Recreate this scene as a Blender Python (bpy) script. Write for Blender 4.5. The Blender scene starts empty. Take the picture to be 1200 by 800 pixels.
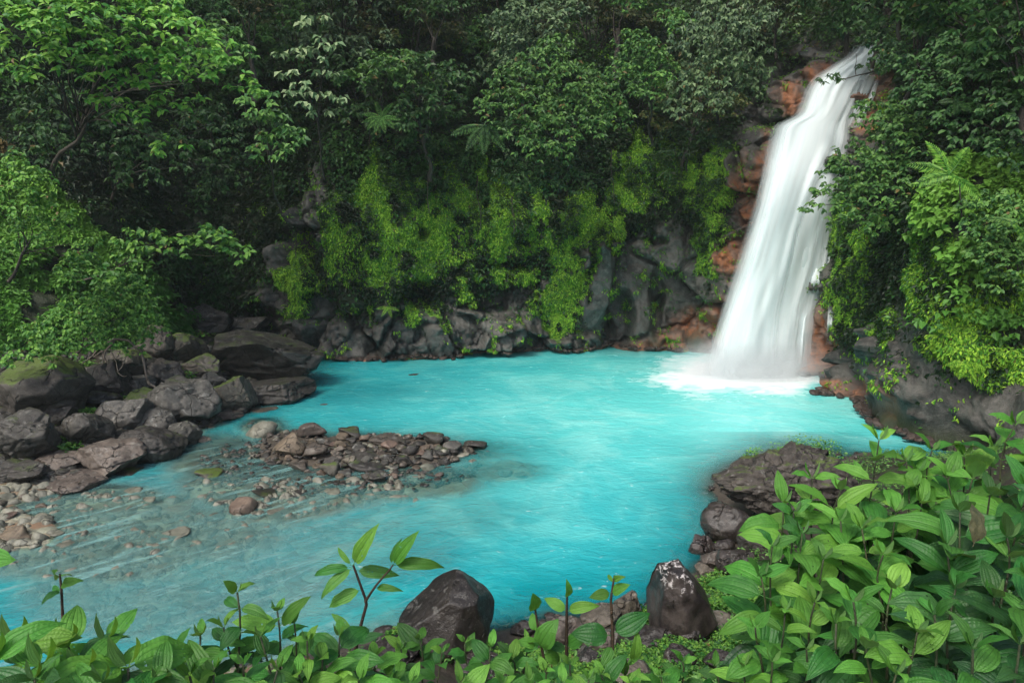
import bpy, math, random
import numpy as np
from mathutils import Vector, Matrix, Euler

SC = bpy.context.scene
# ------------------------------------------------------------------ camera, sky, sun, exposure
CAMZ, PITCH, FPX = 6.0, math.radians(10.0), 800.0
cam_data = bpy.data.cameras.new('camera'); cam = bpy.data.objects.new('camera', cam_data)
SC.collection.objects.link(cam); SC.camera = cam
cam.location = (0, 0, CAMZ); cam.rotation_euler = (math.radians(90) - PITCH, 0, 0)
cam_data.sensor_width = 36.0; cam_data.lens = 24.0
cam_data.clip_start = 0.05; cam_data.clip_end = 500
W = bpy.data.worlds.new('World'); SC.world = W; W.use_nodes = True
SUN_EL, SUN_AZ = math.radians(52), math.radians(215)     # azimuth from +Y clockwise: behind the camera, to the left
nt = W.node_tree; bg = nt.nodes['Background']
sky = nt.nodes.new('ShaderNodeTexSky'); sky.sky_type = 'NISHITA'; sky.sun_disc = False
sky.sun_elevation = SUN_EL; sky.sun_rotation = SUN_AZ; sky.air_density = 1.0; sky.dust_density = 4.0; sky.ozone_density = 1.0
nt.links.new(sky.outputs[0], bg.inputs[0]); bg.inputs[1].default_value = 0.15
sd = bpy.data.lights.new('sun', 'SUN'); sun = bpy.data.objects.new('sun', sd); SC.collection.objects.link(sun)
sd.energy = 1.5; sd.angle = math.radians(16); sd.color = (1.0, 0.965, 0.9)
sv = Vector((math.sin(SUN_AZ) * math.cos(SUN_EL), math.cos(SUN_AZ) * math.cos(SUN_EL), math.sin(SUN_EL)))
sun.rotation_euler = sv.to_track_quat('Z', 'Y').to_euler(); sun.location = (0, 0, 60)
SC.view_settings.view_transform = 'Standard'; SC.view_settings.look = 'None'
SC.view_settings.exposure = 0.68; SC.view_settings.gamma = 1.0
SC.cycles.max_bounces = 6; SC.cycles.diffuse_bounces = 3; SC.cycles.glossy_bounces = 2
SC.cycles.transmission_bounces = 4; SC.cycles.transparent_max_bounces = 12; SC.cycles.volume_bounces = 1
SC.cycles.use_denoising = True

# ------------------------------------------------------------------ small helpers
COL = SC.collection
RNG = np.random.default_rng(7)
random.seed(7)
cp, sp_ = math.cos(PITCH), math.sin(PITCH)

def ray(u, v):
    a, b = (u - 600) / FPX, (400 - v) / FPX
    return np.array([a, cp + b * sp_, -sp_ + b * cp])
def at(u, v, Y):                       # the place seen at (u, v) of the photograph, Y metres into the scene
    d = ray(u, v); t = Y / d[1]
    return np.array([0, 0, CAMZ]) + d * t
def onwater(u, v, z=0.0):
    d = ray(u, v); t = (z - CAMZ) / d[2]
    return np.array([0, 0, CAMZ]) + d * t
def pix(P):
    P = np.asarray(P, float); x, y, z = P[..., 0], P[..., 1], P[..., 2] - CAMZ
    f = np.maximum(y * cp - z * sp_, 0.3); up = y * sp_ + z * cp
    return 600 + FPX * x / f, 400 - FPX * up / f

def sstep(a, b, x):
    t = np.clip((x - a) / (b - a), 0, 1); return t * t * (3 - 2 * t)
def _h(ix, iy, iz, seed):
    n = (ix * 73856093) ^ (iy * 19349663) ^ (iz * 83492791) ^ (seed * 2654435761 & 0x7fffffff)
    n = n & 0xffffffff; n = ((n >> 13) ^ n) * 60493 & 0xffffffff; n = ((n >> 11) ^ n) * 19990303 & 0xffffffff
    n = ((n >> 15) ^ n) & 0xffffff
    return n / 16777215.0
def vnoise(P, seed=0):
    P = np.asarray(P, float); i = np.floor(P).astype(np.int64); f = P - i; f = f * f * (3 - 2 * f)
    r = 0
    for dx in (0, 1):
        wx = f[..., 0] if dx else 1 - f[..., 0]
        for dy in (0, 1):
            wy = f[..., 1] if dy else 1 - f[..., 1]
            for dz in (0, 1):
                wz = f[..., 2] if dz else 1 - f[..., 2]
                r = r + wx * wy * wz * _h(i[..., 0] + dx, i[..., 1] + dy, i[..., 2] + dz, seed)
    return r * 2 - 1
def fbm(P, sc=1.0, oct=4, seed=0, gain=0.5):
    P = np.asarray(P, float) * sc; a, s, r = 1.0, 0.0, 0
    for k in range(oct):
        r = r + a * vnoise(P + 17.3 * k, seed + k); s += a; a *= gain; P = P * 2.03
    return r / s
def voro(P, sc, seed=0):               # cellular pattern: F1, F2, offset to the nearest seed, three random numbers of it
    P = np.asarray(P, float) * sc; i = np.floor(P).astype(np.int64)
    n = len(P); F1 = np.full(n, 9.0); F2 = np.full(n, 9.0); off = np.zeros((n, 3)); rr = np.zeros((n, 3))
    for dx in (-1, 0, 1):
        for dy in (-1, 0, 1):
            for dz in (-1, 0, 1):
                c = i + np.array([dx, dy, dz]); j = np.stack([_h(c[:, 0], c[:, 1], c[:, 2], seed + k) for k in (1, 2, 3)], 1)
                d = P - (c + j); l = np.sqrt((d * d).sum(1)); m = l < F1
                F2 = np.where(m, F1, np.minimum(F2, l)); F1 = np.where(m, l, F1)
                off[m] = d[m]; rr[m] = np.stack([_h(c[:, 0], c[:, 1], c[:, 2], seed + k) for k in (5, 6, 7)], 1)[m]
    return F1, F2, off, rr
def unit(a):
    return a / np.maximum(np.linalg.norm(a, axis=-1, keepdims=True), 1e-9)

def mesh_from(name, verts, faces, mats=(), smooth=True, attrs=None):
    """faces: int array (n,3) or (n,4), or a list of such arrays"""
    me = bpy.data.meshes.new(name); verts = np.asarray(verts, np.float32)
    fl = faces if isinstance(faces, list) else [faces]
    fl = [np.asarray(f, np.int32) for f in fl if len(f)]
    me.vertices.add(len(verts)); me.vertices.foreach_set('co', verts.ravel())
    loops = np.concatenate([f.ravel() for f in fl]); tot = np.concatenate([np.full(len(f), f.shape[1], np.int32) for f in fl])
    start = np.concatenate([[0], np.cumsum(tot)[:-1]]).astype(np.int32)
    me.loops.add(len(loops)); me.loops.foreach_set('vertex_index', loops)
    me.polygons.add(len(tot)); me.polygons.foreach_set('loop_start', start); me.polygons.foreach_set('loop_total', tot)
    me.polygons.foreach_set('use_smooth', np.full(len(tot), smooth))
    for k, a in (attrs or {}).items():
        a = np.asarray(a, np.float32)
        if k == 'UVMap':
            uv = me.uv_layers.new(name='UVMap'); uv.data.foreach_set('uv', a[loops].ravel())
        else:
            at_ = me.attributes.new(k, 'FLOAT', 'POINT'); at_.data.foreach_set('value', a)
    for m in mats: me.materials.append(m)
    me.update(calc_edges=True); me.validate()
    return me
def link(name, me, parent=None, loc=(0, 0, 0), **props):
    o = bpy.data.objects.new(name, me); COL.objects.link(o)
    if parent is not None: o.parent = parent
    o.location = [float(q) for q in loc]
    for k, v in props.items(): o[k] = v
    return o
def thing(name, label, cat, loc=(0, 0, 0), group=None):
    o = link(name, None, None, loc, label=label, category=cat); o.empty_display_size = 0.2
    if group: o['group'] = group
    return o
def grid_faces(nr, nc, off=0):
    i = np.arange(nr - 1)[:, None] * nc + np.arange(nc - 1)[None]; i = i.ravel() + off
    return np.stack([i, i + 1, i + nc + 1, i + nc], 1)
def tube(path, rad, sides=8, seed=0, rough=0.0):
    """tapered tube along a list of points: verts, quads"""
    path = np.asarray(path, float); n = len(path); rad = np.broadcast_to(np.asarray(rad, float), (n,))
    T = unit(np.gradient(path, axis=0)); ref = np.array([0.31, 0.17, 0.94]); A = unit(np.cross(T, ref)); B = np.cross(T, A)
    th = np.linspace(0, 2 * math.pi, sides, endpoint=False)
    V = path[:, None] + rad[:, None, None] * (np.cos(th)[None, :, None] * A[:, None] + np.sin(th)[None, :, None] * B[:, None])
    if rough: V = V + (unit(V - path[:, None]) * (fbm(V.reshape(-1, 3), 3.0, 3, seed).reshape(n, sides, 1) * rough * rad[:, None, None]))
    V = V.reshape(-1, 3); F = []
    for i in range(n - 1):
        for k in range(sides):
            F.append((i * sides + k, i * sides + (k + 1) % sides, (i + 1) * sides + (k + 1) % sides, (i + 1) * sides + k))
    F.append(tuple([(n - 1) * sides + k for k in (0, 1, sides // 2, sides // 2 + 1)][:4]))
    return V, np.array(F)
def merge(parts):
    V, F, o = [], [], 0
    for v, f in parts: V.append(v); F.append(f + o); o += len(v)
    return np.concatenate(V), np.concatenate(F)
def bend(a, b, n, sag, seed, wob=0.06):
    a, b = np.asarray(a, float), np.asarray(b, float); t = np.linspace(0, 1, n)[:, None]; L = np.linalg.norm(b - a)
    p = a + (b - a) * t; p[:, 2] += (sag * 4 * t * (1 - t))[:, 0]
    w = np.stack([vnoise(np.stack([t[:, 0] * 3, np.full(n, seed * 1.7 + k), np.full(n, .5)], 1), seed) for k in range(3)], 1)
    return p + w * L * wob * np.minimum(1, 6 * t * (1 - t))

# ------------------------------------------------------------------ materials
class NT:
    def __init__(s, name):
        s.m = bpy.data.materials.new(name); s.m.use_nodes = True; s.t = s.m.node_tree; s.t.nodes.clear()
        s.out = s.t.nodes.new('ShaderNodeOutputMaterial')
    def n(s, ty, **kw):
        nd = s.t.nodes.new(ty)
        for k, v in kw.items():
            if k.startswith('_'): setattr(nd, k[1:], v)
            else: s.set(nd.inputs[k.replace('__', ' ')], v)
        return nd
    def set(s, inp, v):
        if isinstance(v, bpy.types.NodeSocket): s.t.links.new(v, inp)
        elif isinstance(v, (tuple, list)) and len(v) == 3 and inp.type == 'RGBA': inp.default_value = (*v, 1)
        else: inp.default_value = v
    def math(s, op, a, b=0.0, c=0.0, clamp=False):
        nd = s.t.nodes.new('ShaderNodeMath'); nd.operation = op; nd.use_clamp = clamp
        s.set(nd.inputs[0], a); s.set(nd.inputs[1], b); s.set(nd.inputs[2], c); return nd.outputs[0]
    def mix(s, f, a, b, mode='MIX'):
        nd = s.t.nodes.new('ShaderNodeMix'); nd.data_type = 'RGBA'; nd.blend_type = mode
        s.set(nd.inputs[0], f); s.set(nd.inputs[6], a); s.set(nd.inputs[7], b); return nd.outputs[2]
    def attr(s, name):
        return s.n('ShaderNodeAttribute', _attribute_name=name).outputs['Fac']
    def noise(s, scale, detail=4, rough=0.55, vec=None, dist=0.0):
        nd = s.n('ShaderNodeTexNoise'); nd.inputs['Scale'].default_value = scale; nd.inputs['Detail'].default_value = detail
        nd.inputs['Roughness'].default_value = rough; nd.inputs['Distortion'].default_value = dist
        if vec is not None: s.set(nd.inputs['Vector'], vec)
        return nd.outputs['Fac']
    def pos(s): return s.n('ShaderNodeNewGeometry').outputs['Position']
    def nz(s):
        g = s.n('ShaderNodeNewGeometry'); x = s.n('ShaderNodeSeparateXYZ'); s.set(x.inputs[0], g.outputs['Normal']); return x.outputs[2]
    def obj(s): return s.n('ShaderNodeTexCoord').outputs['Object']
    def scalev(s, vec, sx, sy, sz, rot=0.0):
        nd = s.n('ShaderNodeMapping'); s.set(nd.inputs['Vector'], vec); nd.inputs['Scale'].default_value = (sx, sy, sz)
        nd.inputs['Rotation'].default_value = (0, 0, rot); return nd.outputs[0]
    def rng(s, x, a, b, lo=0.0, hi=1.0):
        nd = s.n('ShaderNodeMapRange', _interpolation_type='SMOOTHSTEP'); s.set(nd.inputs[0], x)
        for k, q in zip((1, 2, 3, 4), (a, b, lo, hi)): s.set(nd.inputs[k], q)
        return nd.outputs[0]
    def bump(s, h, strength=0.5, dist=0.05, nrm=None):
        nd = s.n('ShaderNodeBump'); s.set(nd.inputs['Height'], h); nd.inputs['Strength'].default_value = strength
        nd.inputs['Distance'].default_value = dist
        if nrm is not None: s.set(nd.inputs['Normal'], nrm)
        return nd.outputs[0]
    def pbr(s, col, rough=0.6, spec=0.5, nrm=None):
        nd = s.n('ShaderNodeBsdfPrincipled'); s.set(nd.inputs['Base Color'], col); s.set(nd.inputs['Roughness'], rough)
        s.set(nd.inputs['Specular IOR Level'], spec)
        if nrm is not None: s.set(nd.inputs['Normal'], nrm)
        return nd.outputs[0]
    def mixs(s, f, a, b):
        nd = s.n('ShaderNodeMixShader'); s.set(nd.inputs[0], f); s.set(nd.inputs[1], a); s.set(nd.inputs[2], b); return nd.outputs[0]
    def done(s, sh): s.t.links.new(sh, s.out.inputs['Surface']); return s.m

def far_leaf(name, dark, light, tr=0.25, rough=0.5, dead=0.008):
    m = NT(name); r = m.attr('rnd'); big = m.noise(0.35, 2, vec=m.pos())
    f = m.math('MULTIPLY_ADD', big, 0.7, m.math('MULTIPLY', r, 0.55)); f = m.rng(f, 0.3, 0.95)
    c = m.mix(f, dark, light)
    oi = m.n('ShaderNodeObjectInfo').outputs['Random']
    hs = m.n('ShaderNodeHueSaturation'); m.set(hs.inputs['Color'], c)
    m.set(hs.inputs['Hue'], m.math('MULTIPLY_ADD', m.attr('rnd'), -0.03, 0.522)); m.set(hs.inputs['Value'], m.math('MULTIPLY_ADD', oi, 0.4, 0.8))
    c = hs.outputs[0]
    if dead: c = m.mix(m.math('GREATER_THAN', r, 1 - dead), c, (0.16, 0.12, 0.045))
    p = m.pbr(c, rough, 0.32)
    t = m.n('ShaderNodeBsdfTranslucent'); m.set(t.inputs[0], m.mix(0.4, c, (0.12, 0.2, 0.01)))
    return m.done(m.mixs(tr, p, t.outputs[0]))

def rock_mat(name, c1, c2, moss=0.0, mossz=0.6, wet=0.0, lich=0.0, rough=0.75, scale=1.0, tide=.6):
    m = NT(name); P = m.pos(); oi = m.n('ShaderNodeObjectInfo').outputs['Random']
    n1 = m.noise(1.6 * scale, 8, 0.65, P); n2 = m.noise(9 * scale, 6, 0.7, P); n3 = m.noise(40 * scale, 3, 0.6, P)
    f = m.rng(m.math('MULTIPLY_ADD', n1, 0.6, m.math('MULTIPLY', n2, 0.4)), 0.33, 0.66)
    c = m.mix(f, c1, c2)
    hs = m.n('ShaderNodeHueSaturation'); m.set(hs.inputs['Color'], c); m.set(hs.inputs['Value'], m.math('MULTIPLY_ADD', oi, 0.6, 0.7))
    m.set(hs.inputs['Hue'], m.math('MULTIPLY_ADD', m.math('FRACT', m.math('MULTIPLY', oi, 7.3)), 0.04, 0.48)); c = hs.outputs[0]
    c = m.mix(m.rng(n3, 0.6, 0.75), c, m.mix(0.5, c, (0.30, 0.29, 0.26)))
    if lich:
        l = m.math('MULTIPLY', m.rng(m.noise(5 * scale, 6, 0.7, P, 0.6), 0.56, 0.62), m.rng(m.nz(), 0.1, 0.7))
        c = m.mix(m.math('MULTIPLY', l, lich), c, (0.42, 0.42, 0.38))
    z = m.n('ShaderNodeSeparateXYZ'); m.set(z.inputs[0], P)
    line = m.rng(m.math('MULTIPLY_ADD', n2, 0.25, z.outputs[2]), 0.05, 0.3)          # wet, darker band at the water line
    c = m.mix(line, m.mix(tide, c, (0.012, 0.011, 0.009)), c)
    rg = m.math('MULTIPLY_ADD', line, rough - 0.3, 0.3)
    rg = m.math('SUBTRACT', rg, m.math('MULTIPLY', m.rng(n1, 0.5, 0.65), 0.18))
    if moss:
        k = m.math('MULTIPLY', m.rng(m.math('ADD', m.nz(), m.math('MULTIPLY', m.math('SUBTRACT', m.noise(2.3 * scale, 6, 0.7, P), 0.5), 1.8)), mossz, mossz + 0.3), moss)
        c = m.mix(k, c, m.mix(n2, (0.03, 0.055, 0.008), (0.11, 0.17, 0.02)))
    vc = m.n('ShaderNodeTexVoronoi', _feature='DISTANCE_TO_EDGE'); vc.inputs['Scale'].default_value = 1.1 * scale
    va = m.n('ShaderNodeVectorMath', _operation='MULTIPLY_ADD'); nd3 = m.n('ShaderNodeTexNoise'); nd3.inputs['Scale'].default_value = 2.5 * scale; m.set(nd3.inputs['Vector'], P); m.set(va.inputs[0], nd3.outputs['Color']); va.inputs[1].default_value = (.7 / scale,) * 3; m.set(va.inputs[2], P); m.set(vc.inputs['Vector'], va.outputs[0])
    ck = m.math('MULTIPLY', m.rng(vc.outputs['Distance'], .035, .004), m.rng(n1, .46, .54)); c = m.mix(m.math('MULTIPLY', ck, .75), c, (0.006, 0.005, 0.004))
    st = m.noise(3.0 * scale, 5, .7, m.scalev(P, 1, 1, 3.2)); c = m.mix(m.rng(st, .55, .7, 0, .4), c, m.mix(.4, c, (0.0, 0.0, 0.0)))
    h = m.math('SUBTRACT', m.math('ADD', m.math('MULTIPLY', n2, 0.8), m.math('MULTIPLY', n3, 0.25)), m.math('MULTIPLY', ck, .8))
    return m.done(m.pbr(c, rg, 0.45, m.bump(h, 0.9, 0.035 / scale)))
# ------------------------------------------------------------------ ground: stream bed, gravel bar, banks
SHORE = np.array([(-60, 16), (-30, 15), (-20, 14.2)] + [tuple(onwater(u, v)[:2]) for u, v in
    [(0, 602), (70, 578), (140, 553), (200, 530), (235, 507), (300, 480), (352, 458), (362, 434)]] +
    [(-8.6, 30.2), (-5.9, 30.6), (-1.4, 32), (4, 33), (9, 33), (12, 31), (14, 27), (13.6, 24), (14, 22), (12.5, 19.5), (12.4, 17.6)] +
    [tuple(onwater(u, v)[:2]) for u, v in [(1080, 535), (1000, 528), (950, 548), (880, 570), (832, 578), (835, 610), (828, 640),
     (800, 668), (765, 700), (735, 712), (680, 716), (640, 716), (600, 728), (560, 735), (480, 732), (400, 752), (300, 770), (200, 780)]] +
    [(-6.5, 8.0), (-9, 6.0), (-14, 3.5), (-24, 2), (-60, -2)])
def signed_shore(x, y):                # > 0 on land
    P = np.stack([x.ravel(), y.ravel()], 1); d = np.full(len(P), 1e9); ins = np.zeros(len(P), bool); n = len(SHORE)
    for i in range(n):
        a, b = SHORE[i], SHORE[(i + 1) % n]; e = b - a
        t = np.clip(((P - a) @ e) / (e @ e), 0, 1); q = P - a - t[:, None] * e; d = np.minimum(d, (q * q).sum(1))
        c = ((a[1] > P[:, 1]) != (b[1] > P[:, 1]))
        if a[1] != b[1]: ins ^= c & (P[:, 0] < (b[0] - a[0]) * (P[:, 1] - a[1]) / (b[1] - a[1]) + a[0])
    d = np.sqrt(d); return np.where(ins, -d, d).reshape(x.shape)
SHALLOW = [(90, 625, 260, 62, -0.08), (330, 572, 130, 40, -0.04), (455, 562, 120, 26, -0.035), (210, 700, 230, 60, -0.20),
           (14, 622, 62, 26, 0.05), (265, 535, 80, 26, -0.02), (430, 530, 128, 20, 0.16), (350, 522, 50, 18, 0.14), (310, 500, 30, 12, -0.03),
           (480, 600, 130, 40, -0.32), (120, 585, 90, 20, -0.05), (300, 640, 240, 60, -0.26), (575, 552, 60, 14, -0.12)]
def terrain(x, y):
    x = np.asarray(x, float); y = np.asarray(y, float); s = signed_shore(x, y)
    P = np.stack([x, y, np.zeros_like(x)], -1); u, v = pix(P)
    n = fbm(P, 0.9, 4, 3); n2 = fbm(P, 3.5, 3, 9)
    zb = -np.minimum(1.8, 0.10 + 0.5 * np.maximum(-s, 0) ** 0.9)
    for (cu, cv, ru, rv, top) in SHALLOW:
        r = np.sqrt(((u - cu) / ru) ** 2 + ((v - cv) / rv) ** 2) + 0.22 * n
        zb = np.maximum(zb, np.where(y > 3, top - 0.05 * np.minimum(r, .8) - 0.85 * np.maximum(r - 0.8, 0), -9))
    zb = zb + 0.06 * n2 * (zb > -1)
    near = np.interp(s, [0, .4, 1.5, 2.5, 3.5, 4.5, 5.5, 6.5, 7.5, 9.5, 14, 30], [-.1, .12, .42, .72, 1.22, 1.95, 2.75, 3.55, 4.2, 4.45, 4.6, 6])
    left = np.interp(s, [0, .5, 2, 5, 8, 30], [-.1, .1, .4, 1.5, 2.2, 3.0])
    isl = (x < -3) & (y > 10.5 + 0.0 * x) & (y + 0.25 * x > 5.0)
    zl = np.where(isl, left, near) + 0.12 * n * np.clip(s, 0, 1) + 0.05 * n2 * np.clip(s * 2, 0, 1)
    # rough spit that reaches out under the big right-hand shrub
    r = np.sqrt(((u - 925) / 82) ** 2 + ((v - 566) / 40) ** 2)
    z = np.where(s > 0, zl, zb)
    z = np.where((y > 10) & (x > 2) & (x < 10) & (y < 19), np.maximum(z, 0.30 * (1 - r ** 2) + 0.15 * n), z)
    return z
def hit(u, v, zmin=-0.3):              # where the line of sight (u, v) meets the ground
    d = ray(u, v); t = np.linspace(1.0, 60, 1500); P = np.array([0, 0, CAMZ]) + d * t[:, None]
    T = terrain(P[:, 0], P[:, 1]); k = np.argmax(P[:, 2] < np.maximum(T, zmin)); return P[k]

# radially graded grid
xs = np.concatenate([np.linspace(-70, -22, 24, endpoint=False), np.linspace(-22, 16, 420, endpoint=False), np.linspace(16, 60, 24)])
ys = np.concatenate([np.linspace(-30, 1, 30, endpoint=False), np.linspace(1, 31, 380, endpoint=False), np.linspace(31, 80, 24)])
X, Y = np.meshgrid(xs, ys); Z = terrain(X, Y)
U_, V_ = pix(np.stack([X, Y, np.zeros_like(X)], -1))
NB_ = signed_shore(X, Y); darkb = np.where((X > 1) | (Y > 26), 1.0, (X > -3.2) * sstep(-.5, -.1, NB_))
barm = sstep(1.35, .7, np.sqrt(((U_ - 400) / 170) ** 2 + ((V_ - 532) / 32) ** 2)) * (Y > 3)
gm = NT('stream_bed'); P = gm.pos()
n1 = gm.noise(1.1, 6, 0.6, P); n2 = gm.noise(14, 5, 0.7, P); vo = gm.n('ShaderNodeTexVoronoi'); vo.inputs['Scale'].default_value = 3.2
gm.set(vo.inputs['Vector'], gm.math('ADD', 0, 0)); gm.set(vo.inputs['Vector'], P)
c = gm.mix(gm.rng(n1, .35, .65), (0.16, 0.155, 0.11), (0.38, 0.39, 0.29)); c = gm.mix(gm.rng(vo.outputs['Color'], .2, .8), c, (0.20, 0.13, 0.08))
c = gm.mix(gm.attr('bar'), c, gm.mix(n2, (0.028, 0.023, 0.017), (0.105, 0.088, 0.066)))
sepz = gm.n('ShaderNodeSeparateXYZ'); gm.set(sepz.inputs[0], P)
soil = gm.mix(n2, (0.012, 0.010, 0.007), (0.055, 0.045, 0.03))
soil = gm.mix(gm.rng(n1, .5, .6), soil, (0.03, 0.05, 0.012))
c = gm.mix(gm.rng(gm.math('MULTIPLY_ADD', n2, .2, sepz.outputs[2]), .22, .42), c, soil)
h = gm.math('ADD', gm.math('MULTIPLY', vo.outputs['Distance'], -1.0), n2)
GROUND_M = gm.done(gm.pbr(c, 0.7, 0.4, gm.bump(h, 0.8, 0.06)))
ground = link('ground', mesh_from('ground', np.stack([X, Y, Z], -1).reshape(-1, 3), grid_faces(len(ys), len(xs)), [GROUND_M],
              attrs={'bar': np.maximum(barm, darkb).ravel()}), kind='structure')

# ------------------------------------------------------------------ water of the pool
wx = np.linspace(-60, 17, 460); wy = np.linspace(2.5, 34, 330)
WX, WY = np.meshgrid(wx, wy); T = terrain(WX, WY); wu, wv = pix(np.stack([WX, WY, np.zeros_like(WX)], -1))
depth = np.maximum(-T, 0)
P3 = np.stack([WX, WY, np.zeros_like(WX)], -1)
wob = fbm(P3, 0.5, 3, 21)
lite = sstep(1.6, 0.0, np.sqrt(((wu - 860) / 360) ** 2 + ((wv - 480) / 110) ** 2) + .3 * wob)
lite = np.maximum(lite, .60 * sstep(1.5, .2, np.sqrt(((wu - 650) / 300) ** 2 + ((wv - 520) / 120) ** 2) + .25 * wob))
foam = sstep(1.5, .35, np.sqrt(((wu - 876) / 108) ** 2 + ((wv - 437) / 26) ** 2) + .45 * wob + .2 * fbm(P3, 2.5, 3, 22))
foam = np.maximum(foam, .5 * sstep(1.2, .5, np.sqrt(((wu - 800) / 50) ** 2 + ((wv - 428) / 16) ** 2) + .3 * wob))
flow = sstep(620, 330, wu) * sstep(470, 560, wv)
WZ = 0.012 * fbm(P3 * np.array([1, 1.6, 1]), 1.6, 3, 31) * sstep(0, .3, depth)
m = NT('milky_turquoise_water'); P = m.pos(); dep = m.attr('depth'); li = m.attr('lite'); fo = m.attr('foam'); fl = m.attr('flow')
st = m.scalev(P, .8, 1.35, 1, .12); sw = m.scalev(m.scalev(P, 1, 1, 1, math.radians(-43)), .30, 2.3, 1)
nA = m.noise(1.9, 6, 0.62, st, 0.9); nB = m.noise(5.5, 5, 0.6, st, 0.7); nF = m.noise(1.9, 7, 0.66, sw, 0.8); nL = m.noise(.33, 5, .65, P, 1.2)
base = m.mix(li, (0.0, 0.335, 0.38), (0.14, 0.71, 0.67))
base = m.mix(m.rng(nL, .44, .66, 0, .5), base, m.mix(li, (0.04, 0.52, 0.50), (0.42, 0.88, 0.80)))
painted_glint = m.math('MULTIPLY', m.rng(nB, .60, .74), m.rng(nA, .47, .62)); painted_glint = m.math('MULTIPLY', painted_glint, .75)  # highlights of the wave crests painted into the water colour
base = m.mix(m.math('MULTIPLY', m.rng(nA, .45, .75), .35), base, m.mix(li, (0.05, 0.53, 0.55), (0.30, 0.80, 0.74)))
base = m.mix(m.math('MULTIPLY', fl, m.rng(nF, .48, .66, 0, .45)), base, (0.40, 0.57, 0.54))
base = m.mix(m.math('MULTIPLY', fl, m.rng(nF, .48, .36, 0, .5)), base, (0.08, 0.27, 0.28))
base = m.mix(m.math('MULTIPLY', fl, m.rng(dep, .5, .05, 0, .8)), base, (0.25, 0.47, 0.44))
base = m.mix(painted_glint, base, (0.62, 0.87, 0.84))
ff = m.rng(m.math('ADD', fo, m.math('MULTIPLY', m.math('SUBTRACT', nA, .5), 1.5)), .12, .95)
base = m.mix(m.math('MULTIPLY', ff, m.rng(fo, 0, .3)), base, (0.86, 0.9, 0.9))
bn = m.bump(m.math('ADD', m.math('MULTIPLY', nA, 1.0), m.math('MULTIPLY', nB, .45)), .55, .10)
milky = m.pbr(base, m.math('MULTIPLY_ADD', ff, .5, .22), .5, bn)
tra = m.n('ShaderNodeBsdfTransparent'); m.set(tra.inputs[0], (0.80, 0.94, 0.90))
gl = m.n('ShaderNodeBsdfGlossy'); gl.inputs['Roughness'].default_value = .15; m.set(gl.inputs['Normal'], bn)
fr = m.n('ShaderNodeFresnel'); fr.inputs[0].default_value = 1.33; m.set(fr.inputs['Normal'], bn)
clear = m.mixs(m.math('MULTIPLY', fr.outputs[0], .8), tra.outputs[0], gl.outputs[0])
op = m.math('SUBTRACT', 1.0, m.math('EXPONENT', m.math('MULTIPLY', dep, -2.6)))
op = m.math('MAXIMUM', op, m.math('MULTIPLY', m.math('MULTIPLY', fl, m.rng(nF, .44, .66, 0, .6)), m.rng(dep, 0.01, .05)), clamp=True)
op = m.math('MAXIMUM', op, fo, clamp=True)
WATER_M = m.done(m.mixs(op, clear, milky))
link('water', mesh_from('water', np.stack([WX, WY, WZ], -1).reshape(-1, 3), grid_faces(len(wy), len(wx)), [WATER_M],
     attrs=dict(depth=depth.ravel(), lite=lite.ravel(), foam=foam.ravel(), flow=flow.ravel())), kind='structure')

# ------------------------------------------------------------------ the cliff round the pool: one sheet that also carries the slope above it
FOOT = np.array([(-60, -12), (-40, -4), (-27, 3), (-20, 10.5), (-15.8, 16.5), (-13.3, 21), (-12.3, 24.6), (-13.0, 27.4), (-14.2, 29.6), (-12.6, 30.6),
    (-10.2, 29.6), (-8.8, 28.9), (-6.2, 28.9), (-1.6, 30.6), (1.6, 31.4), (5.6, 31.4), (7.6, 31.2), (9.2, 30.2), (10.8, 28.8), (11.9, 27.0),
    (12.2, 24.7), (11.9, 22.4), (10.9, 20.3), (10.9, 18.2), (12.6, 15.4), (16.5, 11.8), (22, 8), (32, 4), (60, -8)], float)
PROF = {  # height: 0, 1, 3, 6, 9, 13, 20, 40 -> how far the face leans back
    'spur': [0, .8, 2.4, 4.9, 7.6, 11, 17, 34], 'recess': [0, .1, .5, 1.2, 2.2, 3.6, 7, 22], 'back': [0, 0, .2, .1, .9, 2.6, 7.5, 24],
    'fall': [0, .1, .4, .9, 1.4, 5.2, 13, 30], 'right': [0, .15, .3, .2, 1.2, 3.2, 8, 26], 'rightnear': [0, .5, 1.5, 2.2, 3.4, 5.2, 9, 26]}
KEYS = ['spur'] * 7 + ['recess'] * 4 + ['back'] * 5 + ['fall'] * 4 + ['right'] * 4 + ['rightnear'] * 5
HK = [0, 1, 3, 6, 9, 13, 20, 40]
seg = np.linalg.norm(np.diff(FOOT, axis=0), axis=1); cum = np.concatenate([[0], np.cumsum(seg)])
fine0, fine1 = cum[3], cum[25]
S = np.concatenate([np.linspace(0, fine0, 40, endpoint=False), np.arange(fine0, fine1, 0.075), np.linspace(fine1, cum[-1], 40)])
dense = np.linspace(0, cum[-1], 3000); fx = np.interp(dense, cum, FOOT[:, 0]); fy = np.interp(dense, cum, FOOT[:, 1])
ker = np.exp(-np.linspace(-2, 2, 61) ** 2); ker /= ker.sum()
def smooth(a, k=ker): return np.convolve(np.pad(a, len(k) // 2, mode='edge'), k, 'valid')
pf = {k: np.array([PROF[q][k] for q in KEYS], float) for k in range(8)}
wide = np.exp(-np.linspace(-2, 2, 121) ** 2); wide /= wide.sum()
fx, fy = smooth(fx), smooth(fy)
nx, ny = -np.gradient(fy), np.gradient(fx); ln = np.hypot(nx, ny); nx, ny = smooth(nx / ln, wide), smooth(ny / ln, wide)
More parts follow.
